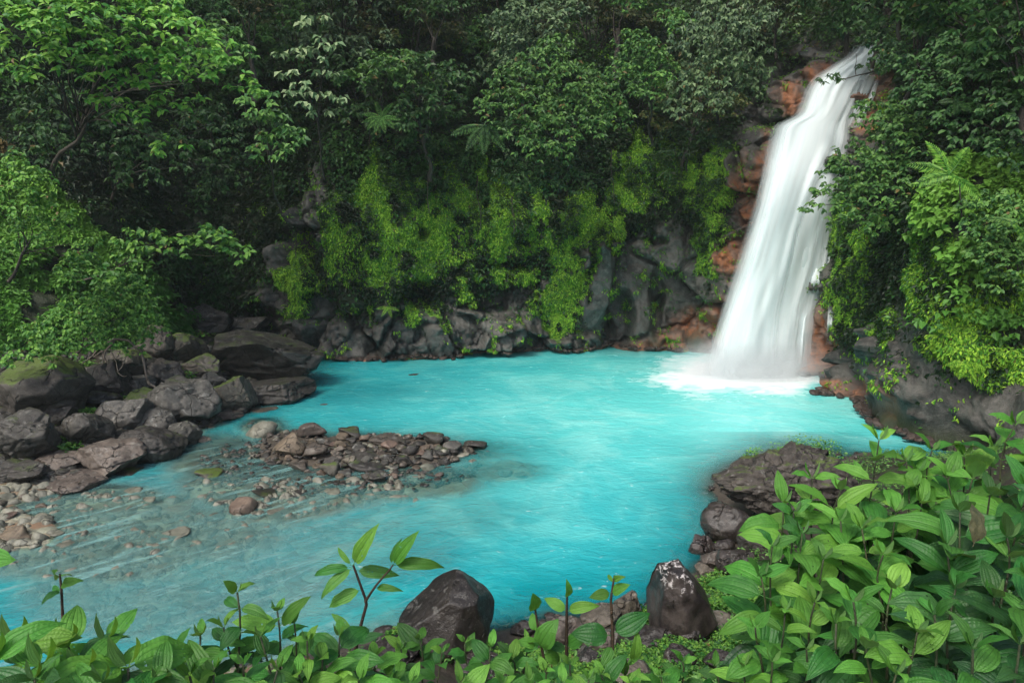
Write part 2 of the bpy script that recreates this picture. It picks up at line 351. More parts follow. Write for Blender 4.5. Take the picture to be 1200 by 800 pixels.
HH = np.concatenate([np.arange(-.8, 17.0, 0.085), np.linspace(17, 40, 40)])
FXs, FYs, NXs, NYs = (np.interp(S, dense, q) for q in (fx, fy, nx, ny))
if NYs[np.argmin(abs(S - cum[14]))] < 0: NXs, NYs = -NXs, -NYs
ln = np.hypot(NXs, NYs); NXs, NYs = NXs / ln, NYs / ln
prof = np.stack([np.interp(S, dense, smooth(np.interp(dense, cum, pf[k]), wide)) for k in range(8)], 1)
HG = HH[:, None] + 0 * S[None]
OFF = np.stack([np.interp(HH, HK, prof[i]) for i in range(len(S))], 1)
def blob(u, v, L, n=0):                # soft mask from a list of ellipses, edges broken by noise
    r = np.full(u.shape, -9.0)
    for (cu, cv, ru, rv) in L: r = np.maximum(r, 1 - np.sqrt(((u - cu) / ru) ** 2 + ((v - cv) / rv) ** 2))
    return r + n
MOSS = [(500, 270, 75, 60), (455, 300, 38, 72), (480, 330, 60, 46), (560, 285, 60, 38), (600, 250, 55, 45), (640, 285, 55, 45), (690, 262, 55, 30),
        (665, 330, 30, 60), (650, 370, 16, 28), (400, 290, 26, 70), (430, 230, 30, 40), (740, 225, 50, 38), (800, 195, 40, 45), (835, 220, 22, 80), (825, 300, 14, 45),
        (770, 180, 45, 30), (1000, 320, 30, 75), (1010, 370, 30, 30), (1110, 330, 60, 60), (1150, 390, 60, 45), (1090, 300, 45, 40), (1095, 405, 16, 26),
        (1190, 425, 40, 26), (530, 235, 50, 40), (1185, 330, 60, 70), (985, 260, 14, 60), (350, 330, 14, 30), (590, 320, 40, 18)]
ROCK = [(560, 388, 125, 46), (470, 390, 75, 38), (620, 350, 55, 30), (722, 345, 62, 78), (790, 330, 50, 80), (745, 300, 30, 40), (640, 395, 60, 30),
        (850, 380, 40, 60), (885, 200, 45, 90), (950, 100, 60, 45), (1000, 130, 50, 70), (960, 380, 50, 90), (1050, 440, 80, 45), (1130, 470, 90, 45), (1190, 470, 50, 50),
        (340, 380, 60, 55), (400, 400, 70, 40), (350, 300, 28, 40), (370, 250, 18, 60), (900, 300, 80, 150), (1060, 400, 30, 40)]
ORANGE = [(868, 225, 16, 50), (930, 118, 26, 26), (975, 90, 30, 16), (1010, 130, 34, 40), (1030, 80, 18, 30), (865, 300, 30, 26), (892, 240, 14, 90), (950, 395, 26, 60),
          (815, 390, 34, 34), (848, 385, 34, 40), (780, 410, 50, 18), (700, 416, 90, 8), (600, 418, 100, 6), (470, 424, 90, 6), (380, 430, 30, 6), (1000, 455, 50, 12), (1040, 478, 20, 22), (960, 425, 30, 26), (905, 330, 52, 110)]
def place(OFFx, Z): return np.stack([FXs[None] + NXs[None] * OFFx, FYs[None] + NYs[None] * OFFx, Z], -1)
Pw = place(OFF, HG); sh = Pw.shape[:2]
Q = np.stack([S[None] + 0 * HG, HG, 0 * HG], -1).reshape(-1, 3)
pu, pv = pix(Pw); nz_ = fbm(Pw.reshape(-1, 3), .7, 4, 5).reshape(sh); nf_ = fbm(Pw.reshape(-1, 3), 2.6, 4, 6).reshape(sh)
ns_ = fbm(Pw.reshape(-1, 3) * [1, 1, .28], 2.2, 3, 7).reshape(sh); moss = sstep(-.02, .42, blob(pu, pv, MOSS, .8 * nz_ + .7 * nf_ + .9 * ns_)); rockm = sstep(-.2, .22, blob(pu, pv, ROCK, .35 * nz_ + .2 * nf_))
oran = sstep(-.1, .5, blob(pu, pv, ORANGE, .35 * nf_ + .2 * nz_))
oran = np.maximum(oran, sstep(.22, .02, HG + .15 * nf_) * .55)
moss = moss * (1 - oran) * (HG > .6); rockm = np.clip(rockm * (1 - moss), 0, 1)
big = fbm(Q * np.array([1, .7, 1]), .28, 3, 41).reshape(sh); mid = fbm(Q, .8, 4, 42).reshape(sh)
def blocks(sc, seed, tilt):
    q = Q * np.array([1, 1, 1]); w = np.stack([fbm(q, .9, 3, seed + 60), fbm(q, .9, 3, seed + 61), 0 * q[:, 0]], 1) * .35
    q = q + w; q = np.stack([q[:, 0] * .8 + q[:, 1] * .35, q[:, 1] * .75 - q[:, 0] * .25, 0 * q[:, 0] + .5], 1)
    F1, F2, off, rr = voro(q, sc, seed)
    d = (rr[:, 0] - .5) * 1.0 + (off * (rr - .5)).sum(1) * tilt - .5 * sstep(.10, 0, F2 - F1)
    return d.reshape(sh)
b1, b2, b3 = blocks(.42, 3, 2.6), blocks(1.0, 13, 2.4), blocks(2.3, 23, 2.0)
lump = 1 - np.abs(fbm(Q * np.array([1, .6, 1]), 1.3, 4, 77).reshape(sh)) * 2
slab = sstep(-.1, .3, blob(pu, pv, [(725, 350, 70, 70), (800, 330, 50, 60), (1130, 470, 90, 50)]))
DISP = 1.0 * big + .35 * mid - rockm * ((1.1 - .2 * slab) * b1 + .5 * (1 - .8 * slab) * b2 + .2 * (1 - .7 * slab) * b3) - moss * (.13 * lump + .12 * nf_) - (1 - rockm) * (1 - moss) * (.5 * mid + .2 * nf_) - .05 * nf_
# dark hollows the photograph shows under the moss and in the slab right of the middle
for (cu, cv, ru, rv, dp) in [(495, 345, 32, 26, 1.6), (728, 375, 20, 42, 1.6), (715, 395, 12, 26, 1.0), (770, 350, 10, 40, .9), (770, 282, 16, 7, .8), (495, 272, 12, 12, .7), (600, 310, 36, 10, .8), (600, 200, 40, 40, 1.0),
                             (995, 410, 30, 24, .9), (650, 220, 45, 30, 1.0), (350, 300, 20, 40, .5), (1100, 440, 30, 20, .6)]:
    DISP += dp * sstep(1, .45, np.sqrt(((pu - cu - (375 - cv if False else 0)) / ru) ** 2 + ((pv - cv) / rv) ** 2) + .15 * nf_)
rightf = ((S > cum[20]) & (S < cum[25]))[None] * sstep(5, 2.5, HG); DISP = DISP * (1 - rightf) + np.minimum(DISP, .12 - .5 * b1 * 0) * rightf - .25 * rightf * sstep(.2, 1.2, HG); DISP = DISP * np.clip((HG + .9) / 1.2, .25, 1)
ZJ = HG + .18 * fbm(Q, 1.1, 3, 91).reshape(sh) * rockm
WALL = place(OFF + DISP, ZJ)
cm = NT('cliff'); P = cm.pos(); n1 = cm.noise(.9, 8, .65, P); n2 = cm.noise(6, 7, .7, P); n3 = cm.noise(30, 4, .6, P)
vs = cm.noise(2.2, 5, .6, cm.scalev(P, 1, 1, .18)); 
rc = cm.mix(cm.rng(n1, .35, .65), (0.020, 0.021, 0.018), (0.088, 0.087, 0.075)); rc = cm.mix(cm.rng(n2, .45, .7, 0, .55), rc, (0.15, 0.145, 0.13))
rc = cm.mix(cm.rng(vs, .52, .68, 0, .5), rc, (0.03, 0.045, 0.035))
oc = cm.mix(cm.rng(vs, .35, .62), (0.34, 0.125, 0.045), (0.22, 0.14, 0.10)); oc = cm.mix(cm.rng(n1, .46, .62, 0, .85), oc, (0.075, 0.055, 0.045))
rc = cm.mix(cm.math('MULTIPLY', cm.attr('orange'), cm.rng(n2, .3, .55, .35, 1)), rc, oc)
mc = cm.mix(cm.rng(n2, .4, .62), (0.035, 0.095, 0.010), (0.15, 0.31, 0.028)); mc = cm.mix(cm.rng(n3, .5, .7, 0, .5), mc, (0.16, 0.24, 0.03))
mk = cm.rng(cm.math('ADD', cm.attr('moss'), cm.math('MULTIPLY', cm.math('SUBTRACT', n2, .5), 1.0)), .35, .6)
ic = cm.mix(n2, (0.008, 0.012, 0.005), (0.03, 0.045, 0.012))  # base under the leaves painted near-black for the shade in their gaps
c = cm.mix(cm.attr('ivy'), rc, ic); c = cm.mix(mk, c, mc)
rg = cm.math('MULTIPLY_ADD', mk, .4, cm.rng(n1, .4, .7, .55, .38))
CLIFF_M = cm.done(cm.pbr(c, rg, .45, cm.bump(cm.math('ADD', n2, cm.math('MULTIPLY', n3, .4)), .8, .07)))
ivy = (1 - rockm) * (1 - moss)
cliff = link('cliff', mesh_from('cliff', WALL.reshape(-1, 3), grid_faces(len(HH), len(S))[:, ::-1], [CLIFF_M],
     attrs=dict(moss=moss.ravel(), orange=oran.ravel(), ivy=ivy.ravel())), kind='structure')
# ------------------------------------------------------------------ waterfall
from mathutils.bvhtree import BVHTree
_gf = grid_faces(len(HH), len(S))
WALL_BVH = BVHTree.FromPolygons(WALL.reshape(-1, 3).tolist(), _gf.tolist())
def wall_hit(u, v):
    d = Vector(ray(u, v)); h = WALL_BVH.ray_cast(Vector((0, 0, CAMZ)), d.normalized(), 120)
    return None if h[0] is None else (np.array(h[0]), np.array(h[1]))
vv = np.array([52, 60, 74, 90, 105, 125, 136, 146, 165, 200, 240, 270, 315, 360, 400, 445])
uLs = [1000, 1000, 978, 953, 943, 936, 932, 905, 900, 893, 884, 875, 861, 846, 834, 820]; uRs = [1034, 1033, 1030, 1018, 1008, 1000, 996, 995, 996, 988, 978, 974, 968, 958, 952, 952]
fm = NT('falling_water'); ga, gb, ed = fm.attr('across'), fm.attr('down'), fm.attr('edge')
cx = fm.n('ShaderNodeCombineXYZ'); fm.set(cx.inputs[0], fm.math('MULTIPLY', ga, 6.0)); fm.set(cx.inputs[1], fm.math('MULTIPLY', gb, .13)); fm.set(cx.inputs[2], fm.attr('seed'))
s1 = fm.noise(1.5, 6, .6, cx.outputs[0], .3); cx2 = fm.n('ShaderNodeCombineXYZ'); fm.set(cx2.inputs[0], fm.math('MULTIPLY', ga, 26.0)); fm.set(cx2.inputs[1], fm.math('MULTIPLY', gb, .25)); fm.set(cx2.inputs[2], fm.attr('seed'))
s2 = fm.noise(1.4, 5, .6, cx2.outputs[0], .2)
stv = fm.math('ADD', fm.math('MULTIPLY', s1, .65), fm.math('MULTIPLY', s2, .35))
al = fm.math('ADD', fm.math('MULTIPLY', ed, 1.7), fm.math('MULTIPLY', fm.math('SUBTRACT', stv, .5), 1.1)); al = fm.rng(al, .0, 1.05)
al = fm.math('MULTIPLY', al, fm.attr('dens'), clamp=True)
wc = fm.mix(fm.rng(stv, .38, .62), (0.76, 0.87, 0.885), (0.84, 0.915, 0.925))
df = fm.n('ShaderNodeBsdfDiffuse'); fm.set(df.inputs[0], wc); tl = fm.n('ShaderNodeBsdfTranslucent'); fm.set(tl.inputs[0], wc)
tp = fm.n('ShaderNodeBsdfTransparent')
FALL_M = fm.done(fm.mixs(al, tp.outputs[0], fm.mixs(.3, df.outputs[0], tl.outputs[0])))
Ywall = []
for v, a, b in zip(vv, uLs, uRs):
    hs = [wall_hit(a + (b - a) * k, v) for k in (.05, .25, .5, .75, .95)]; hs = [h[0][1] for h in hs if h is not None]
    Ywall.append(min(hs) if hs else 31)
Ywall = np.array(Ywall); print('fall wall depth', Ywall.round(1))
Yf = np.minimum.accumulate(np.minimum(Ywall - .35, np.interp(vv, [60, 140, 445], [40, 31, 26.6])))
def sheet(ul, ur, V, Y, dens, seed, bulge=.5, nc=26, nr=120, power=1.0):
    vs_ = np.linspace(V[0], V[-1], nr); a = np.linspace(0, 1, nc); pts, A, B, E, D = [], [], [], [], []
    k_ = np.exp(-np.linspace(-2, 2, 7) ** 2); k_ /= k_.sum()
    L_, R_ = (smooth(np.interp(vs_, V, q), k_) for q in (ul, ur)); Y_ = smooth(np.interp(vs_, V, Y), np.full(31, 1 / 31) if nr > 60 else k_); dn = np.interp(vs_, V, dens)
    for i, v in enumerate(vs_):
        for c in a:
            p = at(L_[i] + (R_[i] - L_[i]) * c, v, Y_[i] - bulge * (.35 + .65 * i / nr) * math.sin(math.pi * c) - .12 * vnoise(np.array([c * 7, v * .02, seed]), 3))
            pts.append(p); A.append(c); B.append((V[-1] - v) * .035); E.append(min(1, (math.sin(math.pi * c)) ** .7 * power)); D.append(dn[i])
    return pts, grid_faces(nr, nc), dict(across=A, down=B, edge=E, dens=D, seed=[seed * 3.7] * len(A))
fall = thing('waterfall', 'tall white silky waterfall pouring down orange-stained rock into the turquoise pool', 'waterfall', at(885, 440, 26.6))
def fall_part(name, *a, **k):
    p, f, at_ = sheet(*a, **k); o = link(name, mesh_from(name, np.array(p) - np.array(fall.location), f, [FALL_M], attrs=at_), fall); return o
uLs, uRs = np.array(uLs, float), np.array(uRs, float)
fall_part('main_curtain', uLs + 5, uRs - np.array([0, 0, 0, 0, 0, 0, 2, 2, 4, 6, 8, 12, 16, 18, 16, 14]), vv, Yf, [0, .8] + [.95] * 12 + [.9, .3], 1, .35)
fall_part('veil', uLs - 2, uRs + 2, vv, Yf + .15, [0, .45, .5, .4, .4, .4, .5, .6, .65, .65, .65, .65, .65, .7, .7, .3], 2, .3)
fall_part('inner_curtain', uLs + 14, uRs - np.array([4, 6, 8, 8, 8, 8, 10, 12, 16, 24, 30, 36, 40, 42, 40, 36]), vv, Yf - .3, [0, .6] + [.8] * 9 + [.75, .75, .7, .7, .2], 3, .3)
for i_, (a_, b_, y_, d_) in enumerate([((826, 812, 802), (948, 958, 966), (26.5, 26.2, 25.8), (0, .8, .5)), ((836, 822, 815), (940, 948, 955), (26.0, 25.7, 25.2), (0, .7, .3)), ((800, 786, 776), (900, 900, 905), (27.0, 26.8, 26.4), (0, .45, .3))]):
    fall_part('splash', np.array(a_, float), np.array(b_, float), np.array([404, 430, 452.]) + (0, 4, -4)[i_], np.array(y_), [0, d_[1] * .5, d_[2] * .6], 21 + i_, .35, 30, 40, .6)
def wy(pts):
    out = []
    for (u, v) in pts:
        h = wall_hit(u, v); out.append((h[0][1] if h is not None else 28) - .12)
    return np.array(out)
for i, (pl, wd) in enumerate([([(1024, 84), (1016, 104), (1008, 122), (998, 150)], 6), ([(1028, 92), (1022, 112), (1012, 132), (1004, 150)], 4), ([(1012, 88), (1004, 108), (996, 132), (990, 152)], 7),
        ([(966, 250), (964, 290), (958, 330), (956, 352)], 9), ([(974, 262), (973, 300), (966, 340)], 4), ([(965, 346), (950, 356), (941, 372), (939, 400), (938, 430)], 5), ([(974, 356), (973, 380), (972, 404)], 4)]):
    V = np.array([q[1] for q in pl], float); C_ = np.array([q[0] for q in pl], float); Yt = wy(pl)
    fall_part('side_trickle', C_ - wd, C_ + wd, V, np.minimum(Yt, Yt.min() + .8), [0] + [.95] * (len(V) - 2) + [0.1], 5 + i, .08, 8, 40, 1.0)

# ------------------------------------------------------------------ rocks
def ico(sub):
    import bmesh
    bm = bmesh.new(); bmesh.ops.create_icosphere(bm, subdivisions=sub, radius=1); V = np.array([v.co[:] for v in bm.verts])
    F = np.array([[v.index for v in f.verts] for f in bm.faces]); bm.free(); return V, F
ICO = {k: ico(k) for k in (2, 3, 4, 5, 6)}
def rock_shape(seed, sub, cuts=16, round_=.5, rough=.06, lo=.55, hi=.95, strata=0.0, planes=()):
    rg = np.random.default_rng(seed); V, F = ICO[sub]; V = V.copy(); N = unit(rg.normal(size=(cuts, 3)))
    for n, d in [(n, None) for n in N] + [(unit(np.array(a, float)), b) for a, b in planes]:
        d = rg.uniform(lo, hi) if d is None else d; e = V @ n - d; k = .012 + .12 * round_
        push = np.where(e > k, e, np.where(e > -k, (e + k) ** 2 / (4 * k), 0)); V -= push[:, None] * n
    R = unit(V); V += R * (fbm(V + seed * 3.1, 1.2, 3, seed)[:, None] * rough * 2.0 + fbm(V + seed * 5.3, 5, 4, seed + 5)[:, None] * rough)
    if rough > .04:
        F1, F2, off, rr = voro(V + seed, 1.7, seed); V += R * (-.10 * sstep(.09, 0, F2 - F1) * (rr[:, 0] > .35) + .05 * (rr[:, 1] - .5))[:, None]
    if strata: V[:, 2] += strata * .05 * np.sin(V[:, 2] * 18 + fbm(V, 2, 2, seed) * 3)
    V -= V.mean(0); V /= np.abs(V).max(0); return V, F
DARK = rock_mat('dark_basalt', (0.011, 0.010, 0.0085), (0.055, 0.051, 0.042), moss=.5, mossz=.95, lich=.18, rough=.6)
GREY = rock_mat('grey_basalt', (0.026, 0.025, 0.021), (0.10, 0.096, 0.083), moss=.5, mossz=1.0, lich=.3, rough=.7)
BROWN = rock_mat('brown_stone', (0.038, 0.031, 0.023), (0.145, 0.123, 0.096), rough=.6, lich=.2, scale=1.3)
MOSSY = rock_mat('mossy_rock', (0.03, 0.027, 0.022), (0.10, 0.09, 0.072), moss=.85, mossz=.62, rough=.75)
PALE = rock_mat('pale_coated_stone', (0.085, 0.085, 0.062), (0.22, 0.22, 0.17), rough=.6, scale=1.5, tide=.12)
RUST = rock_mat('rusty_stone', (0.062, 0.042, 0.030), (0.18, 0.137, 0.10), rough=.6, scale=1.6)
WETD = rock_mat('wet_dark_rock', (0.010, 0.008, 0.007), (0.042, 0.034, 0.029), rough=.38, lich=.15)
RM = dict(dark=DARK, grey=GREY, brown=BROWN, mossy=MOSSY, pale=PALE, rust=RUST, wet=WETD)
BIGV = []
for k in range(12):
    V, F = rock_shape(100 + k, 5, 9 + k % 4 * 3, .02 + .22 * (k % 3) / 2, .055 + .015 * (k % 2)); BIGV.append(mesh_from('boulder', V, F, [GREY]))
SMALLV = []
for k in range(12):
    V, F = rock_shape(300 + k, 3, 9, .1, .06, .4, .85); SMALLV.append(mesh_from('stone', V, F, [GREY]))
def rock(name, label, cu, cv, w, h, mat, seed, cat='boulder', group=None, deep=.8, sink=.3, mesh=None, rz=None, tilt=None, zfix=None, Y=None):
    """a rock whose outline is about w x h pixels round (cu, cv)"""
    rg = np.random.default_rng(seed); base = hit(cu, cv + h * .42, -0.12) if Y is None else at(cu, cv + h * .42, Y)
    px = base[1] / (cp * FPX) * (1.0) * 1.02; sx = w * px / 2; hz = h * px / 2; sy = sx * deep
    # height seen is a mix of the rock's height and its depth on the slope of sight
    dep_ = abs(ray(cu, cv)[2]) ; sz = max(hz * 1.12 - sy * dep_ * .45, hz * .72)
    me = mesh or (BIGV if cat == 'boulder' else SMALLV)[seed % 12]
    o = link(name, me, None, (base[0], base[1] + sy * .55, base[2] + sz * (1 - sink)), label=label, category=cat)
    o.scale = (sx * 1.08, sy * 1.08, sz * (1 + sink * .3)); tl = rg.uniform(-.14, .14, 2) if tilt is None else tilt
    # turn about the vertical keeps the outline because the scale is applied after it
    o.rotation_euler = (tl[0], tl[1], 0)
    if me.users == 1 or True:
        o.material_slots[0].link = 'OBJECT'; o.material_slots[0].material = RM[mat]
    if group: o['group'] = group
    return o
V, F = rock_shape(951, 5, 4, .03, .05, .8, .95, planes=[((.42, -.1, .88), .42), ((-.15, -.35, .92), .55), ((.05, -.85, -.5), .42), ((-.95, -.2, .1), .7), ((.6, -.6, .1), .7)]); giant = mesh_from('boulder', V, F, [GREY])
LB = 'boulders heaped along the left bank'
for i, (l, cu, cv, w, h, mt) in enumerate([
    ('huge dark boulder with an overhanging slab side at the tip of the left bank', 297, 418, 138, 72, 'dark'),
    ('wide mossy-topped boulder at the left edge under the leafy slope', 34, 456, 96, 66, 'mossy'),
    ('rounded brown-grey boulder at the left edge below the wide mossy one', 14, 510, 76, 54, 'dark'),
    ('flat-topped dark block with green weeds on both sides', 96, 504, 48, 42, 'dark'),
    ('dark round boulder under the tangle of bare roots', 116, 446, 50, 42, 'dark'),
    ('small pale grey flat-faced rock right of the root tangle', 154, 451, 34, 20, 'grey'),
    ('low dark slab between the mossy boulder and the root tangle', 100, 468, 52, 20, 'dark'),
    ('moss-covered rock in the middle of the left boulder heap', 168, 474, 54, 36, 'mossy'),
    ('smooth grey boulder with a pale face, below the moss-covered rock', 141, 488, 50, 38, 'grey'),
    ('angular grey rock wedged right of the smooth grey boulder', 176, 495, 44, 32, 'grey'),
    ('large pale grey cracked boulder in the centre of the left heap', 207, 472, 70, 52, 'grey'),
    ('dark wedge-shaped boulder dipping into the water below the heap', 169, 522, 64, 42, 'dark'),
    ('reddish brown split slab sloping down beside the dark wedge', 120, 536, 66, 46, 'brown'),
    ('squat grey rock at the water edge below the pale cracked boulder', 210, 511, 38, 30, 'grey'),
    ('block with a flat mossy top just left of the huge dark boulder', 233, 430, 40, 26, 'mossy'),
    ('moss-flecked rounded rock above the flat mossy block', 213, 409, 42, 34, 'mossy'),
    ('square-faced grey-brown boulder below the huge dark boulder', 270, 464, 44, 38, 'mossy'),
    ('long slab lying at the waterline under the huge dark boulder', 318, 460, 72, 32, 'dark'),
    ('flat reddish block at the cliff foot with green weed above it', 203, 373, 34, 26, 'brown'),
    ('dark upright rock at the cliff foot beside the reddish block', 240, 376, 44, 32, 'dark'),
    ('long low rock behind the huge dark boulder at the cliff foot', 277, 384, 54, 22, 'dark'),
    ('black mossy boulder touching the lower end of the leafy slope', 178, 404, 38, 40, 'mossy'),
    ('dark brown rock half hidden under the leafy branch', 186, 438, 40, 28, 'dark'),
    ('narrow dark rock wedged between the pale and the square-faced boulder', 243, 472, 24, 32, 'dark'),
    ('flat brown stone lying in the wet sand below the weeds', 62, 541, 44, 22, 'brown'),
    ('broad brown rock slab at the edge of the shallow stream', 78, 567, 62, 24, 'brown'),
    ('wet grey flat rock at the left edge above the shallow stream', 14, 552, 60, 22, 'dark'),
    ('mossy rock behind the hanging roots', 146, 428, 46, 38, 'mossy'),
    ('small dark stone right of the dark round boulder', 138, 462, 22, 16, 'dark'),
    ('low yellowish flat rock at the waterline beside the square-faced boulder', 262, 487, 30, 12, 'brown'),
    ('flat wet rock at the waterline left of the long slab', 302, 482, 34, 8, 'brown'),
    ('rock leaning against the back of the pale cracked boulder', 247, 448, 30, 22, 'grey'),
    ('dark stone at the foot of the flat-topped block', 66, 488, 30, 22, 'dark'),
    ('grey stone resting above the dark wedge', 190, 486, 24, 18, 'grey'),
    ('small brown stone at the water edge below the squat grey rock', 238, 516, 14, 8, 'brown'),
    ('low dark rock under the split slab', 150, 556, 36, 12, 'dark')]):
    rock('boulder', l, cu, cv, w * (1.16 if i else 1.04), h * (1.16 if i else 1.02), mt, 11 + i * 7, group=LB, deep=.9 if i else .62, mesh=None if i else giant)
# front right bank
FR = 'rocks on the near bank'
V, F = rock_shape(901, 5, 6, .25, .03, .75, .95, planes=[((-.68, -.1, .72), .40), ((-.1, -.2, .97), .58), ((.25, -.3, .9), .66), ((.95, -.2, .25), .68), ((-.2, -.95, .3), .6), ((.6, -.8, .1), .66), ((.6, .1, .8), .74)]); V[:, 2] = np.where(V[:, 2] > 0, V[:, 2] * (1 - .18 * V[:, 0] ** 2), V[:, 2]); dome = mesh_from('boulder', V, F, [WETD])
rock('boulder', 'big smooth dark boulder with a flat dome top at the water edge, bottom centre', 526, 728, 122, 112, 'wet', 3, mesh=dome, deep=.75, tilt=(0, .06), sink=.05)
LICH = NT('white_spattered_rock'); P = LICH.pos(); n1 = LICH.noise(3, 6, .65, P); n2 = LICH.noise(11, 6, .75, P, .8); zz = LICH.n('ShaderNodeSeparateXYZ'); LICH.set(zz.inputs[0], P)
c = LICH.mix(LICH.rng(n1, .35, .65), (0.012, 0.009, 0.008), (0.055, 0.045, 0.04)); k = LICH.math('MULTIPLY', LICH.rng(n2, .52, .60), LICH.rng(LICH.math('MULTIPLY_ADD', n1, .5, zz.outputs[2]), 1.42, 1.62))
c = LICH.mix(k, c, (0.55, 0.52, 0.5)); RM['spat'] = LICH.done(LICH.pbr(c, .36, .5, LICH.bump(LICH.math('ADD', n1, n2), .5, .03)))
V, F = rock_shape(907, 5, 3, .03, .03, .8, .95, planes=[((-.97, -.2, .12), .52), ((.35, -.85, .25), .48), ((-.5, -.85, .10), .55), ((.82, -.1, .55), .36), ((0, .9, .5), .45), ((-.35, -.1, .93), .74), ((.3, -.5, .8), .62)]); V[:, 2] = np.where(V[:, 2] < -.2, V[:, 2] * 1.4, V[:, 2]); V /= np.abs(V).max(0); wedge = mesh_from('boulder', V, F, [WETD])
rock('boulder', 'tall dark wedge-shaped boulder with white spatters on its top beside the pool', 799, 698, 86, 124, 'spat', 5, mesh=wedge, deep=.8, tilt=(-.08, 0), sink=.15)
for i, (l, cu, cv, w, h, mt) in enumerate([
    ('rounded dark brown boulder with a green tuft in front, below the rough ridge', 857, 612, 66, 54, 'wet'),
    ('angular dark rock left of the green tuft', 822, 640, 34, 30, 'wet'), ('brown rock wedged behind the tall wedge boulder', 840, 656, 36, 26, 'brown'),
    ('dark brown block half under the broad leaves, right of the wedge boulder', 864, 658, 44, 34, 'wet'), ('small brown stone beside the wedge boulder', 826, 668, 26, 20, 'brown'),
    ('rock in the gap below the green tuft', 850, 640, 26, 20, 'wet'), ('small rounded rock behind the broad leaves', 884, 634, 36, 28, 'dark'),
    ('peaked brown rock left of the tall wedge boulder', 738, 708, 36, 36, 'brown'), ('low pale brown rock at the waterline left of the peaked rock', 706, 722, 50, 24, 'brown'),
    ('flat dark slab among the ground cover left of the wedge boulder foot', 765, 748, 58, 30, 'wet'), ('tilted dark slab below the wedge boulder', 806, 742, 40, 34, 'wet'),
    ('reddish dark rock under the leaf right of the wedge boulder', 840, 728, 50, 28, 'brown'), ('black crumbly rock in the ground cover below the tilted slab', 800, 772, 44, 44, 'wet'),
    ('grey-brown stone between the two seedling stems', 660, 738, 52, 40, 'brown'), ('small dark peaked rock right of the dome boulder', 612, 736, 32, 24, 'wet'),
    ('rounded brown rock behind the taller seedling', 705, 750, 44, 34, 'brown'), ('wet black stone in the gap below the seedling stems', 694, 772, 44, 36, 'wet'),
    ('dark flat rock under the leaves left of the dome boulder', 448, 770, 84, 34, 'wet'), ('dark rock at the bottom edge below the dome boulder', 560, 782, 60, 34, 'wet'),
    ('brown stone at the bottom edge under the seedlings', 745, 792, 60, 26, 'brown'), ('small brown stone at the waterline below the dome boulder shoulder', 590, 726, 22, 14, 'brown'),
    ('dark rock under the bush at the bottom right', 850, 775, 44, 30, 'wet'), ('dark rock at the waterline left of the dome boulder', 452, 744, 36, 16, 'wet'),
    ('small stone in the water above the wedge boulder', 797, 636, 22, 7, 'dark')]):
    rock('boulder', l, cu, cv, w, h, mt, 400 + i * 5, group=FR, deep=.85)
RM['ridge'] = rock_mat('rough_ridge_rock', (0.010, 0.009, 0.007), (0.065, 0.056, 0.045), moss=.8, mossz=.85, lich=.2, rough=.75, scale=1.2)
V, F = ICO[6]; V = V.copy(); R = unit(V); V += R * (.38 * fbm(V * [2.2, 1.2, 1.2], 1.0, 3, 4) + .22 * (1 - 2 * np.abs(fbm(V * [2, 1, 1], 1.8, 4, 9))))[:, None]
for q_, am in ((2.2, .13), (5, .05)):
    F1, F2, off, rr = voro(V * [2.2, 1, 1], q_, 4); V += R * ((rr[:, 0] - .5) * am + (off * (rr - .5)).sum(1) * am - am * .5 * sstep(.12, 0, F2 - F1))[:, None]
V[:, 2] *= np.interp(V[:, 0], [-1.2, -.9, 0, .6, 1.2], [.35, .6, 1.0, 1.15, 1.0]); V /= np.abs(V).max(0)
ridge = mesh_from('rock_ridge', V, F, [GREY])
rock('rock_ridge', 'long rough craggy rock ridge with moss patches jutting into the pool', 926, 566, 180, 100, 'ridge', 8, cat='rock', mesh=ridge, deep=.5, sink=.3, tilt=(0, 0))
# right-hand cliff foot
for i, (l, cu, cv, w, h, mt) in enumerate([
    ('craggy dark rock pile where the right cliff meets the pool', 1075, 484, 66, 62, 'ridge'), ('brown crumbly rock at the waterline under the right cliff', 1096, 514, 70, 40, 'ridge'),
    ('smooth grey rock bulge at the right cliff foot', 1128, 452, 60, 46, 'dark'), ('big dark smooth rock at the right edge under the mossy cliff', 1185, 470, 90, 80, 'dark'),
    ('small grey rock above the craggy pile', 1118, 478, 26, 26, 'grey'), ('dark rock right of the craggy pile', 1145, 500, 60, 40, 'dark'),
    ('small rusty rock at the waterline below the right cliff', 1044, 486, 22, 22, 'rust')]):
    rock('boulder', l, cu, cv, w, h, mt, 600 + i * 5, group='rocks at the foot of the right cliff', Y=[19.6, 18.3, 20.2, 17.4, 19.8, 18.4, 21.6][i])
